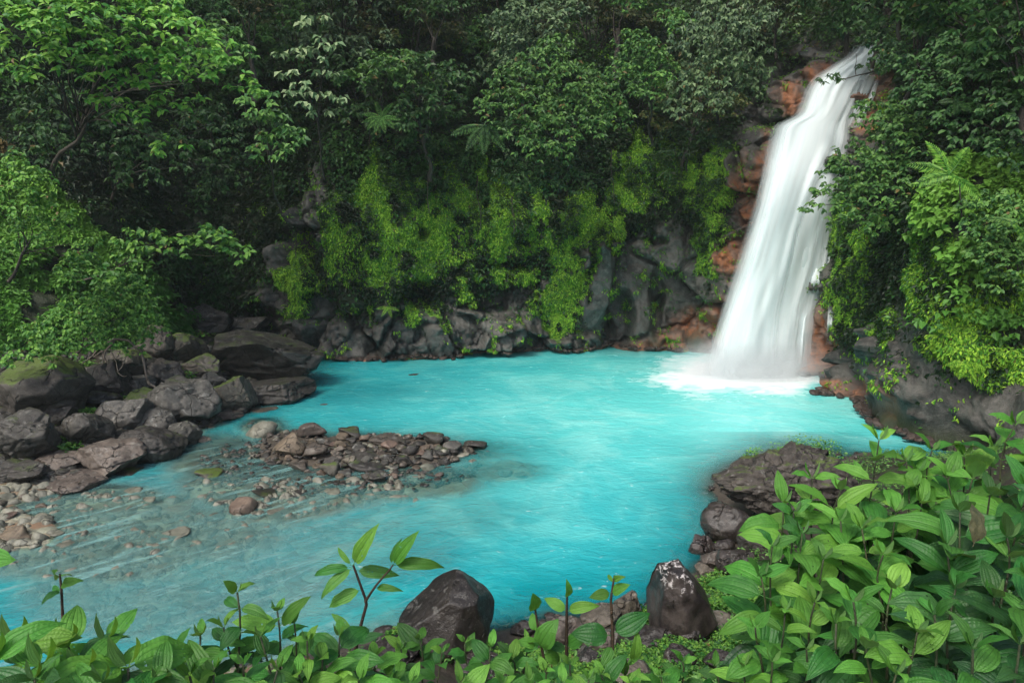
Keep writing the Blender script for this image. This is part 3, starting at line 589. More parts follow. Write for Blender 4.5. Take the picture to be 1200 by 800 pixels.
# pool rock and separate stones
SH = 'stones in the shallows'
for i, (l, cu, cv, w, h, mt) in enumerate([
    ('small flat brown rock alone in the pool before the mossy cliff', 482, 440, 24, 6, 'brown'),
    ('pale yellowish hump of rock at the upper left of the gravel bar', 302, 505, 40, 26, 'pale'),
    ('brown-topped block standing alone in the shallows below the gravel bar', 283, 594, 32, 24, 'rust'),
    ('large pale stone with a dark spot in the blue shallows', 203, 627, 42, 18, 'pale'), ('rust-brown stone in the shallows near the left edge', 47, 595, 20, 14, 'rust'),
    ('orange-brown flat rock at the left edge of the shallows', 12, 626, 30, 18, 'rust'), ('flat pale stone right of the rust-brown one', 81, 599, 26, 8, 'pale'),
    ('mossy lump on the left end of the gravel bar', 243, 556, 36, 16, 'mossy'), ('thin dark slab below the left end of the gravel bar', 310, 580, 38, 9, 'dark'),
    ('small dark slab right of the thin one', 345, 580, 28, 9, 'dark'), ('pale flat stone under the gravel bar', 386, 579, 26, 9, 'pale'), ('pale flat stone right of the brown-topped block', 324, 604, 32, 9, 'pale'),
    ('tiny brown stone in the channel beside the left bank', 244, 504, 12, 6, 'brown'), ('reddish rock top breaking the water beyond the gravel bar', 375, 476, 18, 7, 'rust'),
    ('left one of two small tan stones off the tip of the gravel bar', 592, 554, 17, 6, 'pale'), ('right one of two small tan stones off the tip of the gravel bar', 611, 556, 17, 6, 'pale'),
    ('pinkish pebble just off the tip of the gravel bar', 571, 531, 10, 7, 'rust'), ('tan stone under the surface below the bar tip', 572, 566, 9, 6, 'pale'),
    ('pale stone with the stream running over it, below the bar middle', 487, 590, 18, 12, 'pale'), ('long pale stone ridge left of the dark-spotted stone', 118, 644, 34, 8, 'pale'),
    ('pale rounded stone under water below the dark-spotted stone', 140, 657, 26, 14, 'pale'), ('small mossy pale stone left of the brown-topped block', 250, 606, 20, 12, 'pale'),
    ('flat pale stone above the brown-topped block', 215, 560, 36, 8, 'pale'), ('pale stone close to the left end of the gravel bar', 190, 571, 30, 8, 'pale')]):
    rock('stone', l, cu, cv, w, h, mt, 700 + i * 5, cat='stone', group=SH, deep=1.0, sink=.35)
rg = np.random.default_rng(5)
pl = []
while len(pl) < 46:
    u, v = rg.uniform(4, 300), rg.uniform(572, 735)
    if v > 585 + (300 - u) * .10 + 60 * (u > 150) + 90: continue
    if any(abs(u - a) < 24 and abs(v - b) < 9 for a, b in pl): continue
    pl.append((u, v))
pl.sort(key=lambda q: (round((q[1] - 560) / 28), q[0])); row, k = None, 0
ORD = 'first second third fourth fifth sixth seventh eighth ninth tenth eleventh twelfth thirteenth fourteenth fifteenth'.split()
for i, (u, v) in enumerate(pl):
    r = round((v - 560) / 28); k = 0 if r != row else k + 1; row = r
    rock('stone', f'washed stone in the left shallows, {ORD[min(k, 14)]} from left in {ORD[r]} row below the bank', u, v, rg.uniform(14, 34), rg.uniform(5, 11), ['pale', 'pale', 'brown', 'pale', 'rust'][i % 5] if u < 110 else 'pale', 900 + i, cat='stone', group=SH, deep=1.1, sink=.5)
# gravel bar: the stones one can pick out
GB = 'stones piled on the gravel bar'
bar = [(363, 505, 36, 20, 'brown', 'two-toned brown boulder at the top left of the gravel bar'), (337, 524, 36, 26, 'rust', 'reddish brown block, left end of the gravel bar'),
    (366, 529, 30, 20, 'brown', 'brown stone right of the reddish block'), (386, 551, 26, 22, 'mossy', 'rounded greenish stone at the lower edge of the bar'), (410, 508, 30, 16, 'dark', 'dark rounded stone on the top edge of the bar'),
    (450, 517, 40, 14, 'brown', 'long brown stone on the top edge of the bar'), (508, 515, 27, 19, 'dark', 'dark pyramid-shaped stone standing up near the bar tip'), (529, 524, 24, 14, 'grey', 'light grey block right of the pyramid stone'),
    (555, 521, 29, 13, 'dark', 'flat dark stone at the very tip of the gravel bar'), (480, 527, 20, 14, 'dark', 'grey-black stone left of the pyramid stone'), (433, 543, 58, 20, 'dark', 'long dark slab lying across the middle of the bar'),
    (443, 560, 24, 18, 'dark', 'dark block at the lower edge under the long slab'), (472, 540, 22, 14, 'dark', 'dark stone right of the long slab'), (500, 535, 16, 12, 'grey', 'grey stone under the pyramid stone'),
    (514, 529, 24, 12, 'dark', 'brown-black stone between pyramid stone and grey block'), (458, 548, 15, 8, 'pale', 'small pale stone at the right end of the long slab'), (404, 556, 20, 12, 'grey', 'greyish stone below the left end of the long slab'),
    (500, 549, 17, 12, 'pale', 'pale greenish stone near the lower right edge of the bar'), (428, 560, 12, 11, 'brown', 'small brown stone left of the dark block'), (455, 522, 20, 11, 'rust', 'reddish flat stone under the long brown stone'),
    (496, 525, 15, 9, 'rust', 'orange stone touching the pyramid stone'), (488, 561, 26, 8, 'pale', 'flat greenish slab at the lower right waterline of the bar'), (420, 527, 16, 12, 'grey', 'grey triangular stone in the middle of the bar'),
    (388, 541, 20, 12, 'dark', 'dark stone above the rounded greenish stone'), (398, 521, 16, 10, 'rust', 'reddish stone below the dark rounded stone'), (520, 541, 16, 9, 'dark', 'dark stone below the grey block'),
    (540, 533, 18, 7, 'pale', 'pale flat stone under the tip of the bar'), (409, 540, 18, 12, 'brown', 'brown stone left of the long dark slab'), (350, 548, 22, 14, 'brown', 'brown stone below the reddish block'), (322, 543, 22, 8, 'dark', 'low dark stone left of the bar below the reddish block')]
for i, (cu, cv, w, h, mt, l) in enumerate(bar): rock('stone', l, cu, cv, w, h, mt, 1200 + i * 5, cat='stone', group=GB, deep=.9, sink=.2)
rg = np.random.default_rng(8); pl = []
while len(pl) < 70:
    u, v = rg.uniform(335, 560), rg.uniform(506, 566)
    if ((u - 445) / 115) ** 2 + ((v - 536) / 27) ** 2 > 1 or any(abs(u - a) < 8 and abs(v - b) < 5 for a, b in pl): continue
    pl.append((u, v))
pl.sort(key=lambda q: (int((q[1] - 506) / 15.01), q[0])); row, k = None, 0
RN = ['top', 'upper middle', 'lower middle', 'bottom']
for i, (u, v) in enumerate(pl):
    r = int((v - 506) / 15.01); k = 0 if r != row else k + 1; row = r; mt = ['dark', 'brown', 'grey', 'brown', 'pale', 'dark', 'rust'][int(rg.integers(7))]
    nm = {'dark': 'dark', 'brown': 'brown', 'grey': 'grey', 'pale': 'pale', 'rust': 'reddish'}[mt]
    o_ = f'{ORD[k]}' if k < 15 else f'{k + 1}th'
    rock('stone', f'small {nm} stone, {o_} from the left in the {RN[r]} row of the gravel bar', u, v, rg.uniform(9, 17), rg.uniform(6, 11), mt, 1500 + i, cat='stone', group=GB, deep=.9, sink=.2)
# countless pebbles
def pebbles(name, pts, sizes, mat, seed, **props):
    rg = np.random.default_rng(seed); V0, F0 = rock_shape(seed, 2, 8, .0, .0, .4, .8); n = len(pts)
    th = rg.uniform(0, 6.28, n); sc = np.stack([sizes * rg.uniform(.7, 1.3, n), sizes * rg.uniform(.6, 1.1, n), sizes * rg.uniform(.35, .7, n)], 1)
    V = V0[None] * sc[:, None]; c_, s_ = np.cos(th)[:, None], np.sin(th)[:, None]
    V = np.stack([V[..., 0] * c_ - V[..., 1] * s_, V[..., 0] * s_ + V[..., 1] * c_, V[..., 2] + V[..., 0] * rg.uniform(-.3, .3, (n, 1))], -1) + pts[:, None]
    F = (F0[None] + (np.arange(n) * len(V0))[:, None, None]).reshape(-1, 3)
    return link(name, mesh_from(name, V.reshape(-1, 3), F, [mat]), kind='stuff', **props)
def scatter_px(n, u0, u1, v0, v1, test, seed):
    rg = np.random.default_rng(seed); u, v = rg.uniform(u0, u1, n), rg.uniform(v0, v1, n); k = test(u, v); P = np.array([onwater(a, b) for a, b in zip(u[k], v[k])])
    P[:, 2] = terrain(P[:, 0], P[:, 1]); return P
Pp = scatter_px(1900, 215, 570, 495, 600, lambda u, v: ((u - 400) / 165) ** 2 + ((v - 540) / 38) ** 2 < 1, 31); k = np.array([0, 1, 0, 1, 3, 0, 2, 3])[np.arange(len(Pp)) % 8]
rg = np.random.default_rng(4)
pebbles('gravel', Pp[k == 0] + [0, 0, .02], rg.uniform(.04, .12, (k == 0).sum()), BROWN, 41, label='brown gravel filling the gaps of the bar')
pebbles('gravel', Pp[k == 1] + [0, 0, .02], rg.uniform(.04, .11, (k == 1).sum()), GREY, 42, label='grey gravel filling the gaps of the bar')
pebbles('gravel', Pp[k == 2] + [0, 0, .02], rg.uniform(.04, .12, (k == 2).sum()), PALE, 43, label='pale gravel around the bar')
pebbles('gravel', Pp[k == 3] + [0, 0, .02], rg.uniform(.04, .12, (k == 3).sum()), DARK, 49, label='dark gravel among the stones of the bar')
Pp = scatter_px(1500, -20, 480, 560, 740, lambda u, v: (v < 640 + (u < 330) * 95) & ((u < 330) | (v < 620)), 32)
pebbles('gravel', Pp, rg.uniform(.05, .24, len(Pp)), PALE, 44, label='pale pebbles on the bed of the shallow stream')
# stones along the shorelines
sl = []
for (a, b) in zip(SHORE[:-1], SHORE[1:]):
    L_ = np.linalg.norm(b - a)
    if L_ > 12: continue
    for t in np.arange(0, 1, .10 / L_): sl.append(a + (b - a) * t)
sl = np.array(sl); sl = sl + rg.normal(0, .28, sl.shape); Pp = np.stack([sl[:, 0], sl[:, 1], terrain(sl[:, 0], sl[:, 1])], 1); Pp = Pp[(Pp[:, 1] > 4)]
nearb = (Pp[:, 1] < 20) & (Pp[:, 0] > -3)
pebbles('gravel', Pp[~nearb], rg.uniform(.06, .2, (~nearb).sum()), BROWN, 45, label='loose stones along the far waterline')
pebbles('gravel', Pp[nearb], rg.uniform(.04, .13, nearb.sum()), WETD, 46, label='loose dark stones along the near waterline')
# rubble at the foot of the back cliff, rusty at the waterline
ii = rg.integers(0, len(S), 900); sel = (S[ii] > cum[8]) & (S[ii] < cum[24]); ii = ii[sel]
Pp = np.stack([FXs[ii], FYs[ii], 0 * FXs[ii]], 1); row0 = np.argmin(abs(HH - .1)); Pp = WALL[row0, ii] - np.stack([NXs[ii], NYs[ii], 0 * ii], 1) * rg.uniform(-.1, .35, len(ii))[:, None]
pebbles('rubble', Pp, rg.uniform(.05, .2, len(ii)), rock_mat('rubble', (0.022, 0.019, 0.016), (0.10, 0.07, 0.052), rough=.6), 47, label='rusty rubble at the foot of the cliff')

# dark rubble that fills the gaps of the left boulder heap
rg = np.random.default_rng(66); u, v = rg.uniform(-40, 340, 1500), rg.uniform(378, 566, 1500); k = (v < 600 - u * .42) & (v > 372)
Pp = np.array([hit(a, b) for a, b in zip(u[k], v[k])]); pebbles('rubble', Pp, rg.uniform(.10, .34, len(Pp)), DARK, 48, label='dark broken rock filling the gaps between the left boulders')
# spray that hangs round the foot of the fall
mt = bpy.data.materials.new('spray'); mt.use_nodes = True; tr_ = mt.node_tree; tr_.nodes.clear(); ou = tr_.nodes.new('ShaderNodeOutputMaterial'); pv_ = tr_.nodes.new('ShaderNodeVolumePrincipled')
pv_.inputs['Color'].default_value = (.95, .97, 1, 1); tc = tr_.nodes.new('ShaderNodeTexCoord'); gr = tr_.nodes.new('ShaderNodeTexGradient'); gr.gradient_type = 'SPHERICAL'; mu = tr_.nodes.new('ShaderNodeMath'); mu.operation = 'MULTIPLY'; mu.inputs[1].default_value = 1.4
po = tr_.nodes.new('ShaderNodeMath'); po.operation = 'POWER'; po.inputs[1].default_value = 1.6
tr_.links.new(tc.outputs['Object'], gr.inputs[0]); tr_.links.new(gr.outputs['Fac'], po.inputs[0]); tr_.links.new(po.outputs[0], mu.inputs[0]); tr_.links.new(mu.outputs[0], pv_.inputs['Density']); tr_.links.new(pv_.outputs[0], ou.inputs['Volume'])
V, F = ICO[3]; o = link('spray', mesh_from('spray', V, F, [mt]), None, at(878, 438, 26.0), kind='stuff', label='fine spray round the foot of the waterfall'); o.scale = (3.9, 2.2, 1.9)
# ------------------------------------------------------------------ leaves of the far vegetation
def leaf_soup(P, D, N, L, Wd, seed=0, fold=.35):
    """one folded leaf (2 or 4 triangles) per row"""
    n = len(P); D = unit(D); Sd = unit(np.cross(D, N)); N = np.cross(Sd, D); L = np.asarray(L)[:, None]; Wd = np.asarray(Wd)[:, None]
    m1 = P + D * L * .42; V = np.stack([P, m1 - Sd * Wd + N * Wd * fold, P + D * L - N * L * .18, m1 + Sd * Wd + N * Wd * fold], 1)
    i = np.arange(n)[:, None] * 4; F = np.concatenate([i + [0, 2, 1], i + [0, 3, 2]])
    r = np.repeat(np.random.default_rng(seed).uniform(0, 1, n), 4)
    return V.reshape(-1, 3), F, r
def fine_leaves(name, P, D, N, L, Wd, mat, seed=0):
    n = len(P); D = unit(D); Sd = unit(np.cross(D, N)); N = np.cross(Sd, D); L = np.asarray(L)[:, None]; Wd = np.asarray(Wd)[:, None]; m1 = P + D * L * .30; m2 = P + D * L * .68 - N * L * .05
    V = np.stack([P, m1 - Sd * Wd * .9 + N * Wd * .3, m1, m1 + Sd * Wd * .9 + N * Wd * .3, m2 - Sd * Wd * .78 + N * Wd * .25, m2, m2 + Sd * Wd * .78 + N * Wd * .25, P + D * L - N * L * .2], 1)
    i = np.arange(n)[:, None] * 8; T_ = np.concatenate([i + q for q in ([0, 2, 1], [0, 3, 2], [4, 5, 7], [5, 6, 7])]); Q_ = np.concatenate([i + q for q in ([1, 2, 5, 4], [2, 3, 6, 5])])
    return mesh_from(name, V.reshape(-1, 3), [T_, Q_], [mat], smooth=False, attrs=dict(rnd=np.repeat(np.random.default_rng(seed).uniform(0, 1, n), 8)))
def leaves_mesh(name, P, D, N, L, Wd, mat, seed=0):
    V, F, r = leaf_soup(P, D, N, L, Wd, seed); return mesh_from(name, V, F, [mat], smooth=False, attrs=dict(rnd=r))
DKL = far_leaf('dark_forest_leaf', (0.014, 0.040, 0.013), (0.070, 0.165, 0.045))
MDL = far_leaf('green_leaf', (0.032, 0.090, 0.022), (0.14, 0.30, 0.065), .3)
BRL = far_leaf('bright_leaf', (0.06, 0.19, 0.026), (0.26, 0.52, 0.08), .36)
IVL = far_leaf('ivy_leaf', (0.009, 0.022, 0.008), (0.045, 0.105, 0.028))  # ivy green kept very dark, shade of the cliff put into the colour
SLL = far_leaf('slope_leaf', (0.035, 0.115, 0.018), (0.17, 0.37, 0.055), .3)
GRL = far_leaf('grey_green_leaf', (0.035, 0.07, 0.034), (0.16, 0.25, 0.11), .2)
PAL = far_leaf('pale_leaf', (0.18, 0.28, 0.13), (0.42, 0.55, 0.28), .25)
MOL = far_leaf('moss_frond', (0.075, 0.22, 0.018), (0.38, 0.66, 0.065), .35, rough=.7, dead=.01)
OLL = far_leaf('olive_leaf', (0.03, 0.045, 0.012), (0.11, 0.13, 0.035), .2, dead=.05)
BARK = rock_mat('bark', (0.02, 0.016, 0.012), (0.07, 0.058, 0.045), moss=.3, mossz=.6, rough=.85, scale=2)
PBARK = rock_mat('pale_bark', (0.10, 0.085, 0.065), (0.22, 0.19, 0.15), rough=.8, scale=2)
# plants that cloak the cliff
WN = np.cross(np.gradient(WALL, axis=1), np.gradient(WALL, axis=0)); WA = np.linalg.norm(WN, axis=-1); WN = unit(WN)
if (WN[len(HH) // 3] * np.stack([NXs, NYs, 0 * NXs], 1)).sum() > 0: WN = -WN
vis = (pu > -140) & (pu < 1340) & (pv > -190) & (HG < 24)
def wall_sample(dens, n, seed):
    rg = np.random.default_rng(seed); w = (dens * WA * vis).ravel(); w = w / w.sum(); k = rg.choice(len(w), n, p=w); i, j = np.unravel_index(k, WALL.shape[:2])
    i2, j2 = np.minimum(i + 1, WALL.shape[0] - 1), np.minimum(j + 1, WALL.shape[1] - 1); a, b = rg.uniform(0, 1, (2, n, 1))
    return WALL[i, j] * (1 - a) + WALL[i2, j] * a + (WALL[i, j2] - WALL[i, j]) * b, WN[i, j], i, j, rg
near_l = (S[None] < cum[8] - .3) & (HG < 30)
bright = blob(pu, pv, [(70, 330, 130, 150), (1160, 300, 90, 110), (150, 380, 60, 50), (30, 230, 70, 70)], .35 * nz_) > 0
bright = bright & ((pv > 170 + pu * .95) | (pu > 500))  # shaded part of the cliff gets the dark leaf colour instead
bare = sstep(.1, .5, fbm(Pw.reshape(-1, 3), .55, 4, 55).reshape(sh)) * .8
lowbare = np.where((HG < 1.1) & ~near_l, 0, 1.0) * np.where(near_l & (HG < .2), 0, 1)
def wall_leaves(name, dens, n, size, mat, seed, fluff, label, cl=1.4):
    P, N, i, j, rg = wall_sample(dens, n, seed); up = np.array([0, 0, 1.0])
    c = np.clip(fbm(P, cl, 3, seed + 3) * 1.6 + .25, 0, 1.0); c2 = np.clip(fbm(P, .45, 2, seed + 4) * 1.4 + .2, 0, 1)
    P = P + N * (fluff * (c * .6 + c2) * rg.uniform(.2, 1, n) + .02)[:, None]
    nn = unit(up * rg.uniform(.35, 1.1, n)[:, None] + N * rg.uniform(.2, .9, n)[:, None] + rg.normal(0, .38, (n, 3)))
    d = unit(N * .6 - up * .45 + rg.normal(0, .6, (n, 3))); d = unit(d - nn * (d * nn).sum(1, keepdims=True))
    s = size * rg.uniform(.55, 1.35, n) * np.clip(.75 + P[:, 1] / 90, .8, 1.2)
    return link(name, leaves_mesh(name, P, d, nn, s, s * rg.uniform(.26, .42, n), mat, seed), kind='stuff', label=label)
dI = ivy * lowbare * (1 - bare) * np.clip(1 - oran * 1.4, 0, 1)
wall_leaves('ivy', dI * (~bright) * (.45 + .55 * (pv > 60)), 170000, .17, IVL, 61, .55, 'ivy and creepers cloaking the cliff, darkened in colour for shade')
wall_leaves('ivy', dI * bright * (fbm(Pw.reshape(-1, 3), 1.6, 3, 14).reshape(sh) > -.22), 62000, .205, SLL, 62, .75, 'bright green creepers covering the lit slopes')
wall_leaves('ivy', dI * (~bright) * ((fbm(Pw.reshape(-1, 3), .8, 3, 12).reshape(sh) > .1) + 2.5 * (blob(pu, pv, [(545, 212, 80, 40), (470, 215, 40, 25), (240, 320, 70, 40), (420, 200, 40, 40)], .4 * nf_) > 0)), 34000, .17, MDL, 63, .7, 'lighter leafy creepers in patches on the cliff', 2.0)
wall_leaves('ivy', np.clip(rockm * .12 + moss * .25, 0, 1) * (nf_ > .05) * (HG > 1.5) * (1 - oran), 14000, .10, MDL, 66, .12, 'small ferns and seedlings on the bare rock')
P, N, i, j, rg = wall_sample(sstep(.3, .8, moss + 1.0 * nf_ + .08), 150000, 64); n = len(P)
c = np.clip(fbm(P, 2.2, 3, 71) * 1.5 + .3, 0, 1); P = P + N * (.14 * c * rg.uniform(.1, 1, n))[:, None]
d = unit(-np.array([0, 0, 1.0]) * rg.uniform(.1, 1.5, n)[:, None] + N * .5 + rg.normal(0, .38, (n, 3))); nn = unit(N + np.array([0, 0, .6]) + rg.normal(0, .3, (n, 3)))
s = rg.uniform(.06, .17, n); link('moss', leaves_mesh('moss', P, d, nn, s, s * .2, MOL, 5), kind='stuff', label='bright green moss and tiny ferns hanging on the rock')

wall_leaves('ivy', moss * (fbm(Pw.reshape(-1, 3) * [1, 1, .5], 1.5, 3, 33).reshape(sh) > .1), 16000, .13, IVL, 67, .28, 'dark creepers threading through the moss')
# ------------------------------------------------------------------ trees and bushes: trunk with limbs + crown
def pad_leaves(pads, llen, seed, droop=.25, ros=6, flat=.32, wd=.30, tilt=.0):
    rg = np.random.default_rng(seed); PP, DD, NN, LL = [], [], [], []
    for (c, r, n) in pads:
        m = max(3, n // ros); a = rg.uniform(0, 6.283, m); q = np.sqrt(rg.uniform(0, 1, m)) * r
        h = (1 - (q / r) ** 2) * flat * r * .8 + rg.normal(0, flat * r * .35, m)
        C0 = np.asarray(c) + np.stack([np.cos(a) * q, np.sin(a) * q, h - .25 * q * flat * 2], 1)
        out = np.stack([np.cos(a), np.sin(a), 0 * a], 1) * (q / r)[:, None]; C0[:, 2] += tilt * (np.sin(a) * q)
        for k in range(ros):
            az = 6.283 * k / ros + rg.normal(0, .3, m); d = np.stack([np.cos(az), np.sin(az), rg.normal(-droop, .25, m)], 1) + out * .5 - np.array([0, 0, .3]) * (q / r)[:, None]
            PP.append(C0 + rg.normal(0, llen * .15, (m, 3))); DD.append(d); NN.append(unit(np.array([0, -tilt, 1.0]) + out * .35 + rg.normal(0, .28, (m, 3)))); LL.append(llen * rg.uniform(.65, 1.2, m))
    P, D, N, L = map(np.concatenate, (PP, DD, NN, LL)); return P, D, N, L, L * wd
def limbs(base, tips, r0, seed, fork=.45):
    """trunk from base to the middle of the tips and a limb to each tip"""
    base = np.asarray(base, float); tips = [np.asarray(t, float) for t in tips]; mid = np.mean(tips, 0); top = base + (mid - base) * .62
    parts = [tube(bend(base, top, 9, 0, seed, .07), np.linspace(r0, r0 * .5, 9) * .6, 8, seed, .15)]
    for k, t in enumerate(tips):
        f = .35 + .6 * ((k * 37 % 11) / 11); st = base + (top - base) * (fork + (1 - fork) * f)
        parts.append(tube(bend(st, t, 7, .08 * np.linalg.norm(t - st), seed + k + 1, .1), np.linspace(r0 * .22, r0 * .05, 7), 5, seed + k))
    return merge(parts)
def tree_px(name, label, cat, pads, base, mat, llen, seed, dens=1.0, r0=.12, droop=.25, group=None, bark=None, flat=.32, ros=6, wd=.3, tilt=.65):
    """pads: (u, v, Y, radius in pixels) of each leafy layer; base: (u, v, Y) of the foot"""
    B = at(*base); t = thing(name, label, cat, B, group); PL = []
    for (u, v, Yv, rp) in pads:
        r = rp * Yv / FPX; PL.append((at(u, v, Yv) - B, r, int(dens * 3.0 * (r / llen) ** 2 * 6)))
    P, D, N, L, Wd = pad_leaves(PL, llen, seed, droop, ros, flat, wd, tilt)
    link('crown', (fine_leaves if B[1] < 24 else leaves_mesh)('crown', P, D, N, L, Wd, mat, seed), t)
    V, F = limbs((0, 0, 0), [c for c, r, n in PL], r0, seed); link('trunk', mesh_from('trunk', V, F, [bark or BARK]), t); return t
PROTO = []
def proto_crown(seed, Wr, H, npad, pr, llen, mat, per=1.0, flat=.4, droop=.3):
    rg = np.random.default_rng(seed); pads = []
    for k in range(npad):
        a = rg.uniform(0, 6.283); z = rg.uniform(-.5, .5); q = math.sqrt(max(0, 1 - (z * 1.7) ** 2)) * rg.uniform(.45, 1) * Wr; r = pr * rg.uniform(.6, 1.25)
        pads.append((np.array([math.cos(a) * q, math.sin(a) * q, z * H]), r, int(per * 2.4 * (r / llen) ** 2 * 6)))
    P, D, N, L, Wd = pad_leaves(pads, llen, seed, droop, 6, flat, .3, .55); cr = leaves_mesh('crown', P, D, N, L, Wd, mat, seed)
    V, F = limbs((0, .6, -H * .5 - 1.4), [c for c, r, n in pads[::2]], .16, seed); return cr, mesh_from('trunk', V, F, [BARK])
PROTO = [proto_crown(1, 2.1, 3.2, 22, .75, .26, DKL), proto_crown(2, 1.7, 4.2, 24, .62, .22, DKL), proto_crown(3, 2.4, 2.4, 22, .8, .30, MDL), proto_crown(4, 1.9, 3.0, 26, .6, .20, OLL, .8),
         proto_crown(5, 2.0, 3.0, 24, .65, .24, GRL, .8, .5, .45), proto_crown(6, 1.6, 2.4, 18, .6, .24, MDL)]
def copy_tree(pi, label, u, v, Yv, sc, rz, group, mat=None, cat='tree', name='tree', sz=1.0):
    c, tr = PROTO[pi]; t = thing(name, label, cat, at(u, v, Yv), group); t.scale = (sc, sc, sc * sz); t.rotation_euler = (0, 0, rz)
    for nm, me in (('crown', c), ('trunk', tr)):
        o = link(nm, me, t)
        if mat is not None and nm == 'crown': o.material_slots[0].link = 'OBJECT'; o.material_slots[0].material = mat
    return t
def wallY(u, v, d=.8):
    h = wall_hit(u, v); return (h[0][1] if h is not None else 34) - d
# forest standing on the slope above the cliff: rows from the back to the front
FG = 'forest trees above the cliff'
rows = [('topmost', -30, 12, [-.0], 1.25), ('second', 40, 14, [], 1.15), ('third', 105, 12, [], 1.0)]
rg = np.random.default_rng(77); WORDS = ['dark broad', 'dark narrow', 'green spreading', 'olive fine-leaved', 'grey-green drooping', 'small green']
for nm, v0, n, _, sc in rows:
    k = 0
    for i in range(n):
        u = 215 + (i + .5) * (1200 - 215) / n + rg.uniform(-18, 18) + (20 if nm == 'second' else 0); v = v0 + rg.uniform(-20, 20)
        if u > 895 and v > -5: continue
        if nm == 'third' and 560 < u < 740: continue
        pi = int(rg.choice([0, 1, 3, 0, 2, 4, 5] if nm != 'third' else [0, 1, 3, 4, 0])); k += 1
        copy_tree(pi, f'{WORDS[pi]} tree, number {k} from the left in the {nm} forest row above the cliff'.replace('number ' + str(k), ORD[k - 1]), u, v, wallY(u, v, .4 + rg.uniform(0, 1) ** 2 * 3.2), sc * rg.uniform(.8, 1.1), rg.uniform(-.7, .7), FG)
for i, (u, v, Yv, sc) in enumerate([(1080, 20, 24, .9), (1150, -20, 20, .9), (1215, 30, 17, .9), (985, -45, 31, 1.3), (905, 5, 33.5, .8), (1045, -35, 27, 1.1), (960, 28, 37, .9), (1020, 22, 36, .8)]):
    copy_tree([0, 2, 0, 1, 3, 0, 3, 3][i], ['dark tree right of the waterfall lip at the top of the frame', 'spreading tree in the upper right corner region', 'dark tree at the right edge high above the pool', 'tall narrow dark tree behind the waterfall lip', 'olive tree just left of the waterfall lip',
              'dark tree over the right shoulder of the waterfall lip', 'olive bush directly behind the left of the waterfall lip', 'olive bush directly behind the right of the waterfall lip'][i], u, v, Yv, sc, i * 1.3, FG)
for i, (u, Yv, z, sc) in enumerate([(-60, 21, 18, 1.5), (120, 25.5, 20, 1.5), (280, 27.5, 20, 1.4), (420, 28, 22, 1.2), (540, 28, 22, 1.2), (670, 28.5, 22, 1.2), (790, 28, 22, 1.2), (1150, 20, 18, 1.4), (1290, 16, 16, 1.4)]):  # unseen crowns added above the view to shade the upper cliff
    x_ = (u - 600) / FPX * Yv * .95; c_, tr_ = PROTO[[0, 2, 0, 1, 0, 4, 0, 0, 2][i]]; t = thing('tree', f'{ORD[i]} of the unseen trees added above to shade the cliff, counted from the left', 'tree', (x_, Yv, z), 'unseen trees added to shade the cliff'); t.scale = (sc * 1.1, sc, sc)
    link('crown', c_, t); V_, F_ = tube([(0, 6, 1), (0, 3, 1.5), (0, .5, .5)], [.25, .2, .12], 7); link('trunk', mesh_from('trunk', V_, F_, [BARK]), t)
# the trees one notices
tree_px('tree', 'large layered tree with bright green leaf tiers reaching in from the upper left', 'tree',
    [(20, 8, 16, 46), (80, 14, 16, 44), (140, 12, 17, 40), (190, 26, 17, 42), (228, 52, 17.5, 40), (30, 42, 16.5, 40), (96, 42, 16.5, 40), (150, 52, 17, 36), (205, 68, 17.5, 36), (256, 78, 18, 32), (286, 100, 18.5, 22), (58, 70, 17, 34),
     (112, 76, 17, 34), (165, 86, 17.5, 28), (20, 78, 17, 24), (132, 106, 17.5, 24), (160, 130, 17.5, 26), (186, 114, 18, 20), (200, 168, 17.5, 18), (222, 118, 18, 18), (8, 26, 15.5, 40), (170, 0, 17.5, 40), (60, -6, 16.5, 44)],
    (62, 210, 21), BRL, .215, 201, .6, .13, .12, flat=.16, wd=.26)
tree_px('tree', 'slender branch tiers with whitish green leaves right of the bright layered tree', 'tree', [(300, 118, 23, 24), (318, 140, 23, 22), (338, 158, 23, 24), (308, 168, 23, 20), (270, 60, 24, 30), (250, 40, 24, 30), (335, 175, 23, 14)], (330, 250, 27), MDL, .25, 203, .8, .08, .3, flat=.3)
tree_px('tree', 'small tree with conspicuous pale whitish leaves in the upper left forest', 'tree', [(352, 30, 26, 14), (372, 24, 26, 13), (340, 62, 26, 16), (368, 62, 26, 20), (384, 48, 26, 14), (344, 88, 26, 18), (376, 90, 26, 18), (360, 112, 26, 17), (390, 112, 26, 16), (372, 132, 26, 12)], (380, 210, 28), PAL, .30, 205, .55, .07, .4, flat=.5)
tree_px('tree', 'dark green tree with layered drooping tiers hanging over the mossy cliff, centre', 'tree', [(640, 70, 27, 34), (605, 92, 27, 32), (670, 88, 27, 36), (585, 118, 26.6, 28), (625, 118, 26.4, 34), (660, 122, 26.4, 34), (700, 112, 26.6, 34), (728, 96, 27, 30),
    (600, 146, 26.4, 26), (650, 150, 26, 30), (690, 140, 26.4, 28), (625, 168, 26, 22), (660, 172, 26, 16), (716, 130, 26.6, 26), (650, 52, 27.4, 24)], (655, 225, 30.5), MDL, .20, 207, .85, .16, .35, flat=.35)
tree_px('tree', 'leafy climber-covered tree with pale green upright crown at the top centre', 'tree', [(610, 8, 29, 26), (640, 20, 29, 26), (600, 38, 29, 22), (625, 52, 29, 20), (660, 4, 29.5, 26), (596, 62, 29, 16)], (640, 110, 31), GRL, .22, 209, .9, .12, .3)
